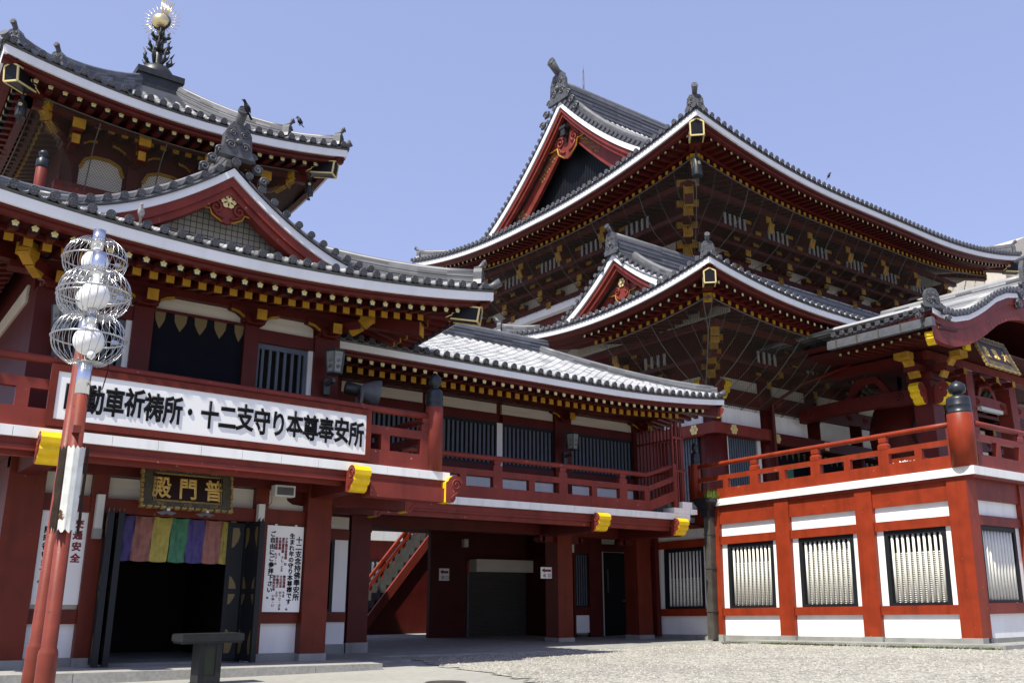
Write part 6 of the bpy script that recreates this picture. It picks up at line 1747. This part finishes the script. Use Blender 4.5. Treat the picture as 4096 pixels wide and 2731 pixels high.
for y0, s in ((21.3, .55), (19.5, .4), (18.3, .9), (15.2, .5)):
    for i in range(160):
        a = random.random() * 6.28; r = random.random() ** .5; x = 25.42 + .12 * r * math.cos(a); y = y0 + s * r * math.sin(a); z = ground_z(x, y) + .015
        mb.face([mb.vert((x - .025 * math.cos(a * 3), y - .025 * math.sin(a * 3), z)), mb.vert((x + .025 * math.cos(a * 3), y + .025 * math.sin(a * 3), z)), mb.vert((x + random.uniform(-.04, .04), y + random.uniform(-.04, .04), z + random.uniform(.02, .06)))])
o = mb.build("moss_and_grass", MOSS, None); o["kind"] = "stuff"; o["label"] = "thin line of moss and grass along the terrace kerb"; o["category"] = "moss"
MH_ = Thing("manhole_cover", "round dark iron manhole cover set in the pale paving", "manhole cover", (10.25, 15.75, ground_z(10.25, 15.75)))
mb = MB(); mb.lathe([(.40, -.01), (.40, .012), (.36, .014)], MH_.P, 28); mb.build("cover", PIPE, MH_)
mb = MB(); mb.lathe([(.44, -.01), (.44, .008)], MH_.P, 28); mb.build("cover_rim", CONC, MH_)
mb = MB(); mb.bar((24.6, 20.9, .03), (25.2, 21.4, .03), .35, .05); solo(mb.build("drain_grate", PIPE, None), "small brown drain grate half buried in the gravel by the terrace kerb", "drain grate")

# ---------------------------------------------------------------- stone stand
gz = ground_z(6.35, 18.1)
TB = Thing("stone_stand", "black stone stand with a slab top and green inset panel before the doorway", "stone stand", (6.36, 18.1, gz))
mb = MB(); rz = Matrix.Rotation(R(3), 3, 'Z')
def tb(cx_, cy_, hx, hy, z0, z1): mb.obox(Vector((6.36 + cx_, 18.1 + cy_, gz + (z0 + z1) / 2)), rz @ X_, rz @ Y_, Z_, hx, hy, (z1 - z0) / 2)
tb(0, 0, .60, .28, .78, .90); tb(0, 0, .575, .26, .74, .78); tb(0, 0, .585, .265, .90, .915); mb.build("slab_top", BSTONE, TB)
mb = MB(); tb(-.16, 0, .055, .18, .03, .74); tb(.16, 0, .055, .18, .03, .74); tb(0, 0, .105, .18, .03, .16); tb(0, 0, .105, .18, .66, .74); tb(0, .0, .24, .20, -.02, .03); mb.build("pedestal", BSTONE, TB)
mb = MB(); tb(0, 0, .105, .165, .16, .66); mb.build("inset_panel", GSTONE, TB)

# ---------------------------------------------------------------- street lamps
def cage(th, c, R0, H, nrib, tilt, name="wire_cage"):
    mb = MB(); c = Vector(c)
    for i in range(nrib):
        a = 2 * math.pi * i / nrib; pts = []
        for j in range(13):
            ph = math.pi * j / 12
            r = .055 + (R0 - .055) * math.sin(ph) ** .62; z = -math.cos(ph) * H / 2
            if j in (1, 11): z *= 1.10
            aa = a + .25 * (j / 12 - .5)
            pts.append(c + Vector((r * math.cos(aa), r * math.sin(aa), z)))
        mb.tube(pts, .0030, 4, caps=False)
    for z, r in ((0, R0 + .006), (.0, R0 - .004)): mb.tube([c + Vector((r * math.cos(2 * math.pi * k / 40), r * math.sin(2 * math.pi * k / 40), z)) for k in range(40)], .008, 5, close=True)
    for z in (-H / 2, H / 2): mb.tube([c + Vector((.062 * math.cos(2 * math.pi * k / 16), .062 * math.sin(2 * math.pi * k / 16), z)) for k in range(16)], .012, 5, close=True)
    mb.tube([c + Vector((R0, 0, 0)), c + Vector((.12, 0, 0))], .006, 4); mb.box(c.x + R0 * .62, c.x + R0 * .62 + .05, c.y - .02, c.y + .02, c.z - .02, c.z + .02)
    return mb.build(name, WIRE, th)
def street_lamp(x, y, zs_, cap_z, label, sleeve, tube0, lean=0):
    g = ground_z(x, y)
    th = Thing("street_lamp", label, "street lamp", (x, y, g), "street lamps in front of the pavilion", shear=lambda p: p + X_ * lean * (p.z - g))
    mb = MB(); mb.lathe([(.085, g), (.085, 1.09), (.08, 1.12), (.066, 1.15), (.064, tube0)], (x, y, 0), 18); p = mb.build("pole", POLE, th)
    mb = MB(); mb.lathe([(.10, g), (.10, g + .04)], (x, y, 0), 18); mb.build("pole_foot", POLE, th, p)
    mb = MB(); mb.lathe([(.066, tube0), (.066, zs_[0] - .20)], (x, y, 0), 18); mb.build("steel_tube", CHROME, th)
    for za, zb in zip(zs_, zs_[1:]): mb = MB(); mb.lathe([(.05, za + .12), (.05, zb - .12)], (x, y, 0), 14); mb.build("steel_tube", CHROME, th)
    mb = MB(); mb.lathe([(.05, zs_[-1] + .12), (.05, cap_z - .24), (.066, cap_z - .24), (.066, cap_z)], (x, y, 0), 18); mb.build("tube_cap", CHROME, th)
    for i, z in enumerate(zs_):
        mb = MB(); mb.sphere((x, y, z), .143, 26, 18); gl = mb.build("globe", GLOBE, th)
        cage(th, (x, y, z + .02), .335, .46, 30, 0)
    mb = MB(); mb.sphere((x + .02, y - .085, zs_[0] - .155), .042, 14, 10); mb.build("small_bulb", GLOBE, th)
    if sleeve:
        def curl(a0, a1, r, m, nm, rag):
            mb = MB(); n = 10; mb.smooth = True; rows = []
            for k in range(n + 1):
                a = lerp(a0, a1, k / n); rr = r + .008 * math.sin(k * 2.3)
                rows.append([Vector((x + (rr + .004 * math.sin(z * 17 + k)) * math.cos(a), y + rr * math.sin(a), z)) for z in (2.16 + rag * math.sin(k * 1.9), 2.3, 2.45, 2.6, 2.75, 2.93 + rag * math.sin(k * 2.7))])
            mb.strip(rows); mb.build(nm, m, th)
        curl(-2.35, -.75, .112, SLEEVE, "torn_sleeve", .02); curl(-3.1, -2.33, .125, RUST, "rusty_sleeve_edge", .035); curl(-.78, .1, .122, RUST, "rusty_sleeve_edge", .035)
        mb = MB(); mb.obox((x - .02, y - .07, tube0 - .35), X_, Y_, Z_, .035, .03, .035); mb.build("switch_box", POLE, th)
        mb = MB(); mb.tube([(x + .03, y - .07, tube0 + .10), (x + .10, y - .1, tube0 + .02), (x + .16, y - .08, tube0 + .06), (x + .20, y - .03, tube0 + .25), (x + .2, y, tube0 + .42)], .006, 5); mb.build("cable", BLACK, th)
    return th
RUST = mat("rusted_edge", (.035, .022, .015), .8, noise=(9, .5))
SLEEVE = mat("torn_white_sleeve", (.70, .71, .66), .5, noise=(9, .2), worn=(7, (.10, .045, .02), .655), streak=(8, .3))
street_lamp(1.84, 9.3, (3.98, 4.44), 4.89, "nearer twin-globe wire-caged street lamp with a torn white sleeve on its red pole", True, 3.45)
street_lamp(1.935, 10.5, (4.76, 5.19), 5.58, "farther twin-globe wire-caged street lamp standing just behind and above the sleeved one", False, 4.2, .020)

# ---------------------------------------------------------------- birds, bells, far building
def bird(name, label, c, face, L, m, tail_down=.3, upright=.9, head=None, cat="crow"):
    """perched bird standing on c, facing horizontal `face`"""
    th = Thing(name, label, cat, c); c = Vector(c); f = Vector((face[0], face[1], 0)).normalized(); s = f.cross(Z_)
    up = (Z_ * upright + f * .35).normalized()
    mb = MB(); b0 = c + Z_ * L * .16
    pts = [b0 - up * L * .14 - f * L * .04, b0 - up * L * .04, b0 + up * L * .14, b0 + up * L * .32, b0 + up * L * .44 + f * L * .03, b0 + up * L * .53 + f * L * .06, b0 + up * L * .6 + f * L * .09, b0 + up * L * .645 + f * L * .1]
    mb.tube(pts, [L * .02, L * .1, L * .155, L * .135, L * .085, L * .085, L * .07, L * .02], 12)
    hd = pts[5] + f * L * .07
    mb.tube([hd, hd + f * L * .1, hd + f * L * .17 - Z_ * L * .03], [L * .04, L * .028, L * .004], 7)
    tl = pts[0]; te = tl - up * L * .30 - f * L * .14
    mb.obox((tl + te) / 2, (te - tl), s, (te - tl).cross(s), (te - tl).length / 2, L * .07, L * .018)
    for sg in (-1, 1):
        sh_ = b0 + up * L * .34 + s * sg * L * .12; tip = b0 - up * L * .12 - f * L * .12 + s * sg * L * .08
        mb.tube([sh_, lerp(sh_, tip, .45) + s * sg * L * .025, tip], [L * .035, L * .075, L * .012], 7)
        ft = c + s * sg * L * .05
        mb.tube([b0 + s * sg * L * .05 - up * L * .06, ft], L * .014, 5)
        for k in (-.5, 0, .5): mb.tube([ft, ft + (f + s * k) * L * .08], L * .01, 4)
    mb.build("body", m, th)
    mb = MB()
    for sg in (-1, 1): mb.sphere(pts[5] + f * L * .05 + s * sg * L * .072 + Z_ * L * .02, L * .014, 6, 5)
    mb.build("eye", BLACK if m is not CROW else BRONZE, th)
bird("crow", "black crow facing left on top of the carved front gable ornament", (GX, GY - .55, 12.42), (-1, -.35), .42, CROW)
bird("crow", "black crow seen from behind on the right tower roof corner tile", (10.02, 24.25, 15.62), (-.35, .9), .46, CROW)
bird("pigeon", "pale grey pigeon perched on the eave tiles below the front gable", (4.32, 18.42, 9.05), (-.25, -1), .36, PIGE, cat="pigeon")
bird("crow", "tiny dark bird silhouette on the far right slope of the highest eave", (44.4, 28.0, 25.25), (1, -.3), .5, CROW)
def wind_bell(label, c, k, cat="bell"):
    th = Thing("wind_bell", label, cat, c, "bronze bells hanging from the eave corners"); c = Vector(c)
    mb = MB(); mb.lathe([(.13 * k, -.32 * k), (.135 * k, -.28 * k), (.115 * k, -.1 * k), (.11 * k, .12 * k), (.08 * k, .17 * k), (.02 * k, .19 * k)], c, 12)
    for i in range(6):
        a = math.pi / 3 * i; mb.tube([c + Vector((.13 * k * math.cos(a), .13 * k * math.sin(a), -.33 * k)), c + Vector((.115 * k * math.cos(a), .115 * k * math.sin(a), .12 * k))], .012 * k, 4)
    mb.build("bell_body", BRONZE, th)
    mb = MB(); mb.tube([c + Z_ * .18 * k, c + Z_ * .5 * k], .018 * k, 6); mb.tube([c + Z_ * .27 * k + Vector((.04 * k * math.cos(q), 0, .04 * k * math.sin(q))) for q in frange(0, 5.5, 8)], .012 * k, 4, close=True); mb.build("hanger", BRONZE, th)
    mb = MB(); f = c + Vector((-.05, -.115, .0)) * k
    for i in range(5): a = 2 * math.pi * i / 5 + 1.57; q = f + Vector((math.cos(a), 0, math.sin(a))) * .03 * k; mb.tube([q, q - Y_ * .015 * k], .022 * k, 6)
    mb.build("flower_mark", GOLDF, th)
    mb = MB(); mb.tube([c - Z_ * .3 * k, c - Z_ * .42 * k], .012 * k, 5); mb.obox(c - Z_ * .45 * k, X_, Y_, Z_, .05 * k, .01 * k, .04 * k); mb.build("clapper", BRONZE, th)
wind_bell("dark bronze bell hanging from the left corner beam of the tower roof", (2.53, 24.5, 13.78), 1.0)
wind_bell("dark bronze bell hanging from the right corner beam of the tower roof", (10.56, 24.5, 13.82), 1.0)
wind_bell("dark bronze bell hanging under the corner of the highest hall roof", (33.95, 29.0, 23.35), 2.1)
FB = Thing("apartment_tower", "pale beige high-rise sliver rising behind the far right roof corner", "building", (205, 85, 0))
mb = MB(); mb.prism([(192, 0), (230, 0), (230, 82), (205, 78.5), (197, 75.0), (192, 72.0)], (0, 82, 0), X_, Z_, Y_, 25); mb.build("wall", BEIGE, FB)
mb = MB()
for i in range(18):
    z = 12 + 3.4 * i; mb.box(191.5, 229, 81.4, 82.0, z, z + 1.1)
mb.build("balcony_band", CREAM, FB)
# lightning rods and roof oddments on the main hall
mb = MB(); mb.tube([(38.0, 42.2, 34.6), (38.0, 42.2, 36.9)], .06, 6); mb.tube([(38.0, 42.2, 36.9), (38.0, 42.2, 37.5)], [.035, .006], 5)
solo(mb.build("lightning_rod", GUTTER, None), "thin lightning rod standing on the highest roof ridge", "lightning rod")
